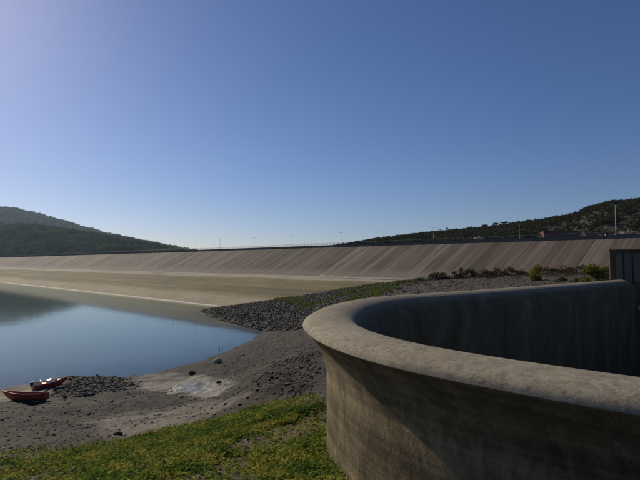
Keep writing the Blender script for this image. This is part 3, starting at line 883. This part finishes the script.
# ------------------------------------------------------------------ single trees
def tree(name, loc, h, w, label, group, mat, umbrella=False, nleaf=260, trunk_frac=0.35, seed=0):
    r = np.random.default_rng(100 + seed)
    root = empty(name, loc, r.random() * 6.28); tag(root, label, "tree", group)
    t = MB(); tr = 0.035 * h
    top = h * (0.82 if umbrella else 0.7)
    bend = (r.random() - .5) * 0.1 * h
    t.tube([(0,0,-0.5),(bend*.3,0,h*.25),(bend,0,top)], [tr*1.2, tr, tr*.5], 7)
    for k in range(5):
        a = 6.28 * k / 5 + r.random(); q = h * (trunk_frac + 0.08 * k)
        t.tube([(bend*.6,0,q),(math.cos(a)*w*.2,math.sin(a)*w*.2,q+h*.14),(math.cos(a)*w*.36,math.sin(a)*w*.36,q+h*.2)], [tr*.5,tr*.35,tr*.15], 5)
    t.build("trunk", M_BARK, root, True)
    lobes = []
    if umbrella:
        for k in range(7):
            a = r.random() * 6.28; d = w * 0.3 * math.sqrt(r.random())
            lobes.append((bend + math.cos(a)*d, math.sin(a)*d, h*(.84 + .06*r.random()), w*.24, w*.24, h*.11))
    else:
        for k in range(9):
            a = r.random() * 6.28; d = w * 0.27 * math.sqrt(r.random()); z = h * (trunk_frac + (0.93 - trunk_frac) * r.random())
            lobes.append((bend*.6 + math.cos(a)*d, math.sin(a)*d, z, w*(.15+.12*r.random()), w*(.15+.12*r.random()), h*(.09+.08*r.random())))
    v, f = leaf_cloud(lobes, nleaf, 0.055 * max(h, w), r)
    obj("crown", mesh("crown", v, f), mat, root); return root

ords = ["first", "second", "third", "fourth", "fifth", "sixth", "seventh", "eighth", "ninth", "tenth", "eleventh", "twelfth", "thirteenth", "fourteenth", "fifteenth", "sixteenth",
        "seventeenth", "eighteenth", "nineteenth", "twentieth"]
for k, (px, w, hh, um, lb) in enumerate([(441, 7, 4.5, 0, "low round tree on the skyline above the second lamp post from the right"),
                              (448, 6, 5.5, 0, "bushy skyline tree just right of the low round one"),
                              (468, 5, 4.0, 0, "small lone tree midway along the right skyline"),
                              (485, 8, 5.5, 1, "single flat-topped pine on the right skyline"),
                              (496, 8, 7.0, 1, "left one of two joined umbrella pines on the skyline"),
                              (504.5, 9, 7.2, 1, "right one of two joined umbrella pines on the skyline"),
                              (613, 7, 7.5, 0, "left tree of the clump on the right hilltop"),
                              (621, 6, 6.0, 0, "right tree of the clump on the right hilltop")]):
    p = hill_point(VR, px, 1.0)
    tree("pine_tree" if um else "skyline_tree", tuple(p - np.array([0, 0, 0.3])), hh + 3.6, w * 1.35, lb, "trees on the right skyline", M_PINE, bool(um), 330, 0.3, k)
row = [350, 357, 365, 371, 380, 388, 396, 404, 413, 421, 429, 442, 452, 461, 472, 488, 497, 507, 527, 536]
for k, px in enumerate(row):
    x = (px - 320) / F; p = P_CREST + 13 + 5 * random.random(); Y = p / (NX * x + NY)
    h = random.uniform(6.5, 8.5); zb = float(dam_z(p)) - 0.2
    hh = Z_CREST + random.uniform(2.2, 4.2) - zb
    tree("crest_tree", (x * Y, Y, zb), hh, random.uniform(4.5, 6.5), f"dark leafy tree behind the dam crest, {ords[k]} from the left of its row", "trees in a row behind the dam crest", M_PINE, False, 420, 0.2, 40 + k)
row2 = [598, 610, 622, 634, 645]
for k, px in enumerate(row2):
    x = (px - 320) / F; p = P_CREST + 13 + 4 * random.random(); Y = p / (NX * x + NY); zb = float(dam_z(p)) - 0.2
    tree("crest_tree", (x * Y, Y, zb), Z_CREST + random.uniform(1.2, 2.6) - zb, 5.0, f"dark tree right of the red-roofed building, {ords[k]} from it", "trees right of the red-roofed building", M_PINE, False, 420, 0.2, 80 + k)

# ------------------------------------------------------------------ buildings on the right
def house(name, label, px0, px1, Y, ztop, zeave, zb, wallc, roofc, depth, hip=0.18, wins=3):
    x0, x1 = (px0 - 320) / F * Y, (px1 - 320) / F * Y
    cx = (x0 + x1) / 2; w = (x1 - x0) / 2; d = depth / 2
    root = empty(name, (cx, Y + d, zb)); tag(root, label, "building")
    H, T_ = zeave - zb, ztop - zb
    mw = mat_plain(name + "_plaster", wallc, 0.9, 0.2, 0.5); mr = mat_plain(name + "_roof_tiles", roofc, 0.85, 0.3, 0.7)
    b = MB(); b.box(-w, w, -d, d, 0, H); b.build("wall", mw, root)
    o = 0.5; hp = w * 2 * hip
    rf = MB(); rf.add([(-w-o,-d-o,H-.15),(w+o,-d-o,H-.15),(w+o,d+o,H-.15),(-w-o,d+o,H-.15),(-w-o+hp,0,T_),(w+o-hp,0,T_)],
                      [(0,1,5,4),(1,2,5),(2,3,4,5),(3,0,4),(3,2,1,0)])
    r = rf.build("roof", mr, root)
    c = MB(); c.box(-.35,.35,-.35,.35,-1.0,1.1); c.build("chimney", mw, r, loc=(w*.4, d*.35, T_ - 0.3))
    g = mat_plain(name + "_window_glass", (0.03, 0.035, 0.04), 0.2, 0.1)
    for k in range(wins):
        xx = -w + (k + 0.5) * 2 * w / wins
        q = MB(); q.box(xx-.5, xx+.5, -d-.05, -d+.02, H*.35, H*.8)
        q.build("window", g, root)
    return root
Yb = 236.0
zz = lambda y, Y: CAM_Z + (HOR - y) / F * Y
house("farm_building", "long low building with a red-brown tiled roof behind the dam", 546, 590, Yb, zz(229.5, Yb), zz(239.5, Yb), 18.0, (0.11, 0.085, 0.065), (0.13, 0.045, 0.03), 13, 0.1, 4)
house("shed", "small dark gabled shed against the right end of the red-roofed building", 588, 597, 226.0, zz(231, 226), zz(235.5, 226), 18.0, (0.03, 0.027, 0.024), (0.04, 0.034, 0.03), 6, 0.02, 1)
house("pale_house", "small pale house between trees under the right hill's skyline pines", 477, 484, 270.0, zz(236.5, 270), zz(239, 270), 17.0, (0.30, 0.27, 0.23), (0.16, 0.12, 0.10), 6, 0.1, 1)
house("distant_house", "house with pinkish roof at the right edge behind the dam", 626, 642, 240.0, zz(230.5, 240), zz(233.5, 240), 16.0, (0.22, 0.18, 0.15), (0.17, 0.10, 0.08), 9, 0.12, 2)
# tall pole near the right edge and a white marker post beside it
xp = at_depth(616, 233, 196.0)
r = empty("lamp_mast", (xp[0], xp[1], 16.5)); tag(r, "tallest pole, standing before the hilltop near the right edge", "pole")
zt = at_depth(616, 204.5, 196.0)[2] - 16.5
mb = MB(); mb.tube([(0,0,-.5),(0,0,zt*.5),(0,0,zt)], [.2,.16,.1], 8); mb.build("mast", mat_plain("mast_metal", (0.34,0.33,0.32), .6, .15, 1), r, True)
mb = MB(); mb.tube([(-1.3,0,zt-.25),(1.3,0,zt-.25)], .06, 6); mb.build("cross_arm", M_POLE, r, True)
for sx in (-1, 0, 1):
    mb = MB(); mb.box(-.28,.28,-.14,.14,-.12,.12); mb.build("lamp_head", M_HEAD, r, loc=(sx*1.1, 0, zt-.04))
xp = at_depth(605.5, 234, 182.0)
r = empty("marker_post", (xp[0], xp[1], Z_CREST - 0.2)); tag(r, "short white post on the dam left of the tallest pole", "post")
mb = MB(); mb.tube([(0,0,0),(0,0,2.7)], .16, 8); mb.build("shaft", mat_plain("white_paint", (.75,.74,.72), .6, .08, 2), r, True)
mb = MB(); mb.tube([(0,0,2.7),(0,0,2.85),(0,0,2.95)], [.22,.22,.1], 8); mb.build("cap", M_HEAD, r, True)

# ------------------------------------------------------------------ shrubs on the bench
def shrub(loc, w, h, mat, label, group=None, nleaf=420, leaf=0.09, seed=0, name="shrub"):
    r = np.random.default_rng(500 + seed)
    root = empty(name, loc, 0); tag(root, label, "shrub", group)
    st = MB()
    for k in range(7):
        a = r.random() * 6.28; q = w * .33 * r.random()
        st.tube([(0,0,-.25),(math.cos(a)*q*.5,math.sin(a)*q*.5,h*.4),(math.cos(a)*q,math.sin(a)*q,h*(.55+.25*r.random()))], [.05,.035,.012], 5)
    st.build("stems", M_BARK, root)
    lob = []
    for k in range(11):
        a = r.random() * 6.28; q = w * .36 * math.sqrt(r.random()); z = h * (0.15 + 0.7 * r.random()) * (1 - 0.45 * (q / (w * .36)) ** 2)
        lob.append((math.cos(a)*q, math.sin(a)*q, z, w*.18, w*.18, h*.16))
    v, f = leaf_cloud(lob, nleaf, leaf, r); v[:, 2] = np.maximum(v[:, 2], -0.1)
    obj("foliage", mesh("foliage", v, f), mat, root)
def on_ground(px, Y): 
    x = (px - 320) / F * Y; return (x, Y, float(T(x, Y)[0]) - 0.05)
dark = [(436,118),(443,118),(455,120),(463,124),(472,124),(481,126),(490,128),(499,128),(508,130),(517,130),(546,132),(556,132),(566,128),(577,124)]
for k, (px, Y) in enumerate(dark):
    shrub(on_ground(px, Y), random.uniform(3.6, 5.6), random.uniform(2.0, 3.4), M_SHRUB_D, f"dark brownish shrub at the foot of the dam face, {ords[k]} from the left", "dark shrubs at the foot of the dam face", 520, 0.17, k)
shrub(on_ground(597, 72), 4.8, 4.3, M_SHRUB_Y, "big yellow-green bush beside the concrete pier", None, 2600, 0.14, 30)
shrub(on_ground(534, 92), 3.8, 3.2, M_SHRUB_Y, "rounded yellow-green bush among dark shrubs, midway along the bench", None, 1500, 0.13, 31)
shrub(on_ground(560, 88), 2.4, 1.1, M_SHRUB_G, "low green bush between the two yellow-green bushes", None, 420, 0.11, 32)
shrub(on_ground(576, 80), 2.0, 1.0, M_SHRUB_G, "low green bush just left of the biggest yellow-green bush", None, 420, 0.11, 33)
gl = [(341,140,"leftmost"),(352,134,"second"),(366,128,"third"),(374,120,"fourth"),(388,116,"fifth"),(399,112,"sixth"),(409,112,"seventh"),(420,112,"rightmost")]
for k, (px, Y, w) in enumerate(gl):
    shrub(on_ground(px, Y), random.uniform(2.4, 4.2), random.uniform(0.8, 1.6), M_SHRUB_G, f"low bright green plant on the stony slope below the dam, {w} of its row", "green plants on the stony slope", 380, 0.13, 50 + k)

def dry_growth():
    r = np.random.default_rng(321)
    lob = []
    for px in np.arange(405, 612, 1.1):
        Y = float(np.interp(px, [405, 430, 500, 600], [118, 124, 130, 132])) - 18 * r.random() ** 2
        x, y, z = on_ground(px, Y); h = 0.35 + 1.0 * r.random() ** 2
        lob.append((x + r.normal() * .8, y + r.normal() * 2, z + h * .45, .5 + .5 * r.random(), .5 + .5 * r.random(), h * .6))
    v, f = leaf_cloud(lob, 9000, 0.12, r)
    tag(obj("dry_growth", mesh("dry_growth", v, f), M_SHRUB_D), "low strip of dry brown growth along the foot of the dam face", "growth", kind="stuff")
dry_growth()

# ------------------------------------------------------------------ stones
def ico():
    t = (1 + 5 ** .5) / 2
    v = np.array([(-1,t,0),(1,t,0),(-1,-t,0),(1,-t,0),(0,-1,t),(0,1,t),(0,-1,-t),(0,1,-t),(t,0,-1),(t,0,1),(-t,0,-1),(-t,0,1)], float)
    v /= np.linalg.norm(v[0])
    f = np.array([(0,11,5),(0,5,1),(0,1,7),(0,7,10),(0,10,11),(1,5,9),(5,11,4),(11,10,2),(10,7,6),(7,1,8),(3,9,4),(3,4,2),(3,2,6),(3,6,8),(3,8,9),(4,9,5),(2,4,11),(6,2,10),(8,6,7),(9,8,1)])
    return v, f
def rand_in(poly, n, r):
    p = np.array(poly); lo, hi = p.min(0), p.max(0); out = np.zeros((0, 2))
    while len(out) < n:
        q = lo + (hi - lo) * r.random((n * 3, 2)); q = q[inpoly(q[:, 0], q[:, 1], poly)]
        out = np.vstack([out, q])
    return out[:n]
def stones(name, label, poly, n, smin, smax, colour, var=0.5, seed=0, sink=0.35, power=2.5, zmin=-0.3, zs=0.28):
    r = np.random.default_rng(900 + seed)
    pc = np.array(poly); ctr = pc.mean(0)
    xy = rand_in([tuple(ctr + (q - ctr) * 1.22) for q in pc], int(n * 1.45), r)
    xy = xy[soft(xy[:, 0], xy[:, 1], poly, 1.5, 40 + seed) > r.random(len(xy)) * 0.8 + 0.1][:n]
    z = T(xy[:, 0], xy[:, 1])
    ok = (z > zmin) & ~inpoly(xy[:, 0], xy[:, 1], [tuple(q) for q in (L - LN * 0.2)] + [(END[0] + 28, END[1]), (END[0] + 28, 0)])
    pp, ss = dam_ps(xy[:, 0], xy[:, 1]); ok &= dam_z(pp) < z + 0.15
    ok &= ~inpoly(xy[:, 0], xy[:, 1], Z_PUDDLE) & ~(inpoly(xy[:, 0], xy[:, 1], Z_MUD[0]) & (r.random(len(z)) < 0.8)) & ~(inpoly(xy[:, 0], xy[:, 1], Z_MUD[1]) & (r.random(len(z)) < 0.55))
    xy, z = xy[ok], z[ok]; n = len(xy)
    bv, bf = ico()
    s = smin + (smax - smin) * r.random(n) ** power
    d = bv[None] * (0.72 + 0.5 * r.random((n, 12, 1)))
    d = d * (np.stack([np.ones(n), 0.65 + 0.3 * r.random(n), zs + 0.3 * r.random(n)], 1))[:, None, :]
    a = r.random(n) * 6.28; ca, sa = np.cos(a)[:, None], np.sin(a)[:, None]
    x = d[:, :, 0] * ca - d[:, :, 1] * sa; y = d[:, :, 0] * sa + d[:, :, 1] * ca
    V = np.stack([x, y, d[:, :, 2]], -1) * s[:, None, None] * 0.5
    V[:, :, 0] += xy[:, :1]; V[:, :, 1] += xy[:, 1:]; V[:, :, 2] += (z + s * (0.10 - sink * 0.3))[:, None]
    f = (bf[None] + (np.arange(n) * 12)[:, None, None]).reshape(-1, 3)
    me = mesh(name, V.reshape(-1, 3), f)
    c = np.array(colour)[None] * (1 - var + 2 * var * r.random(n) ** 1.5)[:, None]
    setcol(me, np.repeat(c, 12, 0))
    o = obj(name, me, M_STONE); tag(o, label, "stones", kind="stuff")
Z_BEACH = wpoly([(-20,412),(0,404),(60,402),(130,391),(200,382),(240,352),(270,334),(312,328),(320,395),(270,405),(180,430),(60,452),(-20,456)])
stones("beach_stones", "loose dark stones scattered over the muddy beach", Z_BEACH, 26000, 0.04, 0.36, (0.085, 0.07, 0.055), 0.8, 1, power=8, zs=0.3)
stones("riprap", "dark rubble slope between the inlet and the dam", Z_RIP, 11000, 0.15, 1.1, (0.075, 0.064, 0.057), 0.85, 2, power=3.5, zs=0.6)
stones("upper_riprap", "dark rubble with weeds climbing towards the dam", Z_RIP2, 8000, 0.15, 1.0, (0.075, 0.064, 0.055), 0.85, 3, power=3.5, zs=0.6)
stones("spit_stones", "black stones heaped on the spit beside the boats", Z_SPIT, 3600, 0.06, 0.6, (0.06, 0.053, 0.047), 0.8, 4, power=4, zs=0.5)
stones("bench_gravel", "grey rubble bench behind the far arm of the weir", Z_BENCH, 15000, 0.12, 0.55, (0.15, 0.126, 0.104), 0.7, 5)
stones("bank_rubble", "dark rubble patch left of the weir's nose", Z_DARK, 5000, 0.05, 0.4, (0.075, 0.06, 0.05), 0.85, 6, power=5, zs=0.4)
def boulder(px, py, s, col, label, seed):
    r = np.random.default_rng(seed); x, y, z = hit(px, py)
    import bmesh
    bm = bmesh.new(); bmesh.ops.create_icosphere(bm, subdivisions=2, radius=0.5)
    for v in bm.verts:
        k = 0.75 + 0.5 * float(fbm(v.co.x * 2.3 + seed, v.co.y * 2.3 + v.co.z * 1.7, 3, seed))
        v.co = Vector((v.co.x * 1.25, v.co.y * 0.95, v.co.z * 0.75)) * k * s
    me = bpy.data.meshes.new("boulder"); bm.to_mesh(me); bm.free()
    setcol(me, np.tile(np.array(col), (len(me.vertices), 1)))
    tag(obj("boulder", me, M_STONE, None, (x, y, z + 0.2 * s)), label, "boulder")
boulder(218, 363.5, 1.2, (0.30, 0.265, 0.2), "pale boulder on the shore near the head of the inlet", 3)
boulder(192, 375, 0.8, (0.06, 0.055, 0.05), "dark boulder on the pale mud by the shore", 4)
boulder(219, 385, 0.55, (0.05, 0.046, 0.042), "dark stone beside the wet puddle on the mud", 5)
boulder(85, 393.5, 0.7, (0.17, 0.16, 0.15), "grey boulder on the black stony spit behind the boats", 6)
boulder(118, 438, 0.42, (0.04, 0.036, 0.032), "small dark stone at the edge of the grass", 7)
boulder(48, 403.5, 0.4, (0.26, 0.24, 0.21), "small whitish stone beside the front boat's shadow", 8)
for k, (px, lb, h) in enumerate([(219.5, "left one of two thin stakes standing at the water's edge", 0.9), (222.3, "right one of two thin stakes standing at the water's edge", 0.7)]):
    x, y = unproj(px, 349.5, 0.0)
    r = empty("stake", (x, y, float(T(x, y)[0]))); tag(r, lb, "stake", "stakes at the water's edge")
    mb = MB(); mb.tube([(0,0,-.3),(.03,0,.5),(.05*k,.03,h)], [.05,.045,.03], 6); mb.build("shaft", M_BARK, r)

# ------------------------------------------------------------------ weeds
def weeds():
    r = np.random.default_rng(77)
    xy = rand_in(Z_GRASS, 60000, r)
    keep = (np.hypot(xy[:, 0], xy[:, 1]) < 60) & (xy[:, 1] > 9)
    xy = xy[keep]
    bare = fbm(xy[:, 0] * 0.35 + 4, xy[:, 1] * 0.35, 4, 77)
    dens = fbm(xy[:, 0] * 0.9, xy[:, 1] * 0.9, 3, 13)
    edge = soft(xy[:, 0], xy[:, 1], Z_GRASS, 1.3, 9)
    xy = xy[(r.random(len(xy)) < np.clip(1.15 - sstep(0.47, 0.58, bare) * 1.05, 0.06, 1) * (0.35 + dens)) & (edge > 0.3)]
    n0 = len(xy)
    ok = ~inpoly(xy[:, 0], xy[:, 1], [tuple(q) for q in (L + LN * 0.9)] + [(END[0] + 28, END[1]), (END[0] + 28, 0)])
    xy = xy[ok][:26000]; n = len(xy)
    z = T(xy[:, 0], xy[:, 1])
    lf = 7
    hs = (0.07 + 0.26 * r.random(n) ** 3) * (0.7 + 0.8 * fbm(xy[:, 0] * 0.6, xy[:, 1] * 0.6, 3, 5))
    a = r.random((n, lf)) * 6.28
    out = r.random((n, lf)) * hs[:, None] * 1.1
    zz_ = hs[:, None] * (0.15 + 0.85 * r.random((n, lf)))
    c = np.stack([xy[:, :1] + np.cos(a) * out, xy[:, 1:] + np.sin(a) * out, z[:, None] + zz_], -1).reshape(-1, 3)
    aa = a.reshape(-1); m = len(c)
    tilt = (r.random(m) - 0.25) * 1.1
    u = np.stack([np.cos(aa) * np.cos(tilt), np.sin(aa) * np.cos(tilt), np.sin(tilt)], 1)
    v = np.stack([-np.sin(aa), np.cos(aa), (r.random(m) - .5) * .9], 1)
    s = (0.030 + 0.070 * r.random(m) ** 2)[:, None]
    e = np.stack([c - u * s, c + v * s * .6, c + u * s * 1.1, c - v * s * .6], 1).reshape(-1, 3)
    o = obj("weeds", mesh("weeds", e, np.arange(m * 4).reshape(m, 4)), M_WEED)
    tag(o, "low green and yellowing weeds covering the near bank", "weeds", kind="stuff")
    # dry grass blades on the stony slope and bench
    xy = np.vstack([rand_in(Z_RIP2, 3000, r), rand_in(wpoly([(275,299),(318,305.5),(316,307),(274,300.2)]), 700, r)])
    xy = xy[np.r_[fbm(xy[:3000, 0] * .08, xy[:3000, 1] * .08, 3, 4) > 0.45, np.ones(len(xy) - 3000, bool)]]
    z = T(xy[:, 0], xy[:, 1]); n = len(xy); k = 5
    a = r.random((n, k)) * 6.28; h = (0.25 + 0.5 * r.random((n, k)))
    bx = xy[:, :1] + r.normal(size=(n, k)) * .25; by = xy[:, 1:] + r.normal(size=(n, k)) * .25
    lean = 0.35 * h
    w = 0.10
    p0 = np.stack([bx - w*np.sin(a), by + w*np.cos(a), np.repeat(z[:, None], k, 1)], -1)
    p1 = np.stack([bx + w*np.sin(a), by - w*np.cos(a), np.repeat(z[:, None], k, 1)], -1)
    p2 = np.stack([bx + lean*np.cos(a), by + lean*np.sin(a), z[:, None] + h], -1)
    e = np.stack([p0, p1, p2], 2).reshape(-1, 3)
    o = obj("slope_grass", mesh("slope_grass", e, np.arange(len(e)).reshape(-1, 3)), M_DRY)
    tag(o, "tufts of green grass on the stony slope below the dam", "grass", kind="stuff")
weeds()

# ------------------------------------------------------------------ boats
M_RED = mat_plain("red_hull_paint", (0.40, 0.050, 0.026), 0.45, 0.35, 1.2, 0.4)
M_REDIN = mat_plain("red_inside", (0.30, 0.05, 0.03), 0.6, 0.3, 2.0)
M_ANTI = mat_plain("olive_hull_bottom", (0.06, 0.06, 0.04), 0.7, 0.3, 1.5)
M_WHITE = mat_plain("white_boat_paint", (0.55, 0.53, 0.50), 0.5, 0.15, 1.5)
M_WOOD = mat_plain("boat_wood", (0.22, 0.15, 0.09), 0.7, 0.3, 3.0)
M_BLACK = mat_plain("black_rubber", (0.02, 0.02, 0.022), 0.5, 0.2, 2)
def hull(Lg, B, H, z_cut, n=22, inset=0.0):
    """boat hull rings; bow at +x, keel at z=0"""
    rings = []
    for i in range(n):
        t = i / (n - 1)
        x = -Lg / 2 + Lg * t
        wd = B / 2 * (0.80 + 0.2 * min(1, t / .35)) * (1 - max(0, (t - .45) / .55) ** 2.2) + 0.015
        top = H * (1 + 0.32 * max(0, (t - .4) / .6) ** 2 + 0.05 * (1 - t))
        keel = 0.0 + H * 0.75 * max(0, (t - .72) / .28) ** 2.2
        xo = 0.16 * Lg * max(0, (t - .78) / .22) ** 2 * 0.5
        ring = []
        for a in np.linspace(0, 1, 8):
            ww = wd * (a ** 0.45) ; zq = keel + (top - keel) * a ** 1.5
            ring.append((x + xo * a, ww - inset * min(1, a * 3) * (1 if wd > inset * 1.2 else .6), zq + (inset * (1 - a))))
        rings.append(ring)
    return rings
def hull_mesh(rings, lo, hi, flip=False, transom=True):
    V, Fc = [], []
    n, m = len(rings), hi - lo
    for sgn in (1, -1):
        b = len(V)
        for rg in rings:
            for q in rg[lo:hi]: V.append((q[0], q[1] * sgn, q[2]))
        for i in range(n - 1):
            for j in range(m - 1):
                q = (b+i*m+j, b+(i+1)*m+j, b+(i+1)*m+j+1, b+i*m+j+1)
                Fc.append(q if (sgn > 0) != flip else q[::-1])
    if transom:
        h = n * m
        for j in range(m - 1): Fc.append((j, j + 1, h + j + 1, h + j))
    return V, Fc
def boat(name, loc, rz, tilt, Lg, B, H, label, second=False):
    root = empty(name, loc, rz); root.rotation_euler = (tilt[0], tilt[1], rz); tag(root, label, "boat", "red boats on the shore")
    rg = hull(Lg, B, H, 0)
    V, Fc = hull_mesh(rg, 3, 8); obj("hull", mesh("hull", V, Fc, True), M_RED, root)
    V, Fc = hull_mesh(rg, 0, 4); obj("hull_bottom", mesh("hull_bottom", V, Fc, True), M_ANTI, root)
    ri = hull(Lg * .97, B, H * .98, 0, inset=0.06); V, Fc = hull_mesh(ri, 0, 8, True); obj("inner_shell", mesh("inner_shell", V, Fc, True), M_REDIN if not second else M_WHITE, root)
    g = MB()
    for sgn in (1, -1): g.tube([(q[7][0], q[7][1] * sgn, q[7][2]) for q in rg], 0.045, 6)
    a, b = rg[0][7], (rg[0][7][0], -rg[0][7][1], rg[0][7][2]); g.tube([a, b], 0.045, 6)
    g.build("gunwale", M_RED if not second else M_WHITE, root, True)
    for q in ((-.28, 0.0, .24) if not second else (.26,)):
        s = MB(); s.box(-.14, .14, -B * .46, B * .46, -.02, .03); s.build("thwart", M_WOOD, root, loc=(Lg * q, 0, H * .72))
    if second:
        c = MB(); c.add([(-.45,-.4,0),(.45,-.4,0),(.45,.4,0),(-.45,.4,0),(-.4,-.36,.55),(.2,-.36,.62),(.2,.36,.62),(-.4,.36,.55)],
                        [(4,5,6,7),(0,1,5,4),(1,2,6,5),(2,3,7,6),(3,0,4,7)])
        cc = c.build("console", M_WHITE, root, loc=(.1, 0, H * .6))
        w = MB(); w.add([(.2,-.38,.6),(.2,.38,.6),(-.02,.34,.98),(-.02,-.34,.98),(.23,-.38,.6),(.23,.38,.6),(.01,.34,.98),(.01,-.34,.98)],
                        [(3,2,1,0),(4,5,6,7),(0,1,5,4),(2,3,7,6),(1,2,6,5),(3,0,4,7)])
        w.build("windscreen", mat_plain("tinted_screen", (.10,.11,.12), .1, .1), cc)
        s = MB(); s.box(-.3,.3,-.5,.5,0,.22); s.box(-.3,-.18,-.5,.5,.22,.62); s.build("seat", M_RED, root, loc=(-.75, 0, H * .62))
        s = MB(); s.box(-.22,.22,-.4,.4,0,.16); s.build("bow_cushion", M_RED, root, loc=(1.1, 0, H * .9))
        e = MB(); e.box(-.2,.16,-.15,.15,.05,.5); e.add([(-.05,-.05,-.65),(.08,-.05,-.65),(.08,.05,-.65),(-.05,.05,-.65),(-.08,-.06,.06),(.1,-.06,.06),(.1,.06,.06),(-.08,.06,.06)],
                        [(3,2,1,0),(0,1,5,4),(1,2,6,5),(2,3,7,6),(3,0,4,7)])
        e.build("outboard_motor", M_BLACK, root, loc=(-Lg / 2 - .14, 0, H * .85))
        rl = MB()
        for sgn in (1, -1): rl.tube([(Lg*.12, sgn*B*.42, H), (Lg*.13, sgn*B*.4, H+.38), (Lg*.34, sgn*B*.2, H+.5), (Lg*.47, 0, H+.6)], .025, 5)
        rl.build("bow_rail", M_WHITE, root)
    return root
bx, by, bz = hit(25, 400.5)
boat("rowing_boat", (bx, by, float(T(bx, by)[0]) - 0.02), R(174), (R(5), R(1), 0), 5.0, 1.5, 0.8, "open red boat with dark bottom, nearer of the two on the shore")
bx, by, bz = hit(50, 388.5)
boat("motor_boat", (bx, by, float(T(bx, by)[0]) + 0.06), R(34), (R(3), R(-5), 0), 3.7, 1.5, 0.75, "red boat with white console and seats behind the open boat", True)

# pale pipe stub in the far corner of the basin
_rz = PIER.rotation_euler[2]
q = Vector(PIER.location) + Vector((math.cos(_rz) * 2.45 + math.sin(_rz) * 1.1, math.sin(_rz) * 2.45 - math.cos(_rz) * 1.1, 0))
r = empty("drain_pipe", (q.x, q.y, at_depth(629, 308, q.y)[2]), _rz); tag(r, "pale pipe stub sticking out of the pier's lower wall", "pipe")
mb = MB(); mb.tube([(0,0,0),(0,-.5,-.05)], [.18,.18], 10); mb.build("barrel", mat_plain("pale_pipe", (.5,.46,.4), .6, .15), r, True)
mb = MB(); mb.tube([(0,-.02,0),(0,-.06,-.004)], [.26,.26], 12); mb.build("flange", mat_plain("pipe_flange", (.3,.27,.23), .6, .2), r)

# ------------------------------------------------------------------ haze
mb = MB(); mb.box(-4600, 4600, -4600, 4600, -16, 420)
m, nt, out = newmat("haze_air")
pv = N(nt, "ShaderNodeVolumePrincipled"); pv.inputs["Color"].default_value = (0.55, 0.75, 1.0, 1)
pv.inputs["Density"].default_value = 0.000036; pv.inputs["Anisotropy"].default_value = 0.45
nt.links.new(pv.outputs[0], out.inputs["Volume"])
h = mb.build("haze", m); tag(h, kind="stuff")
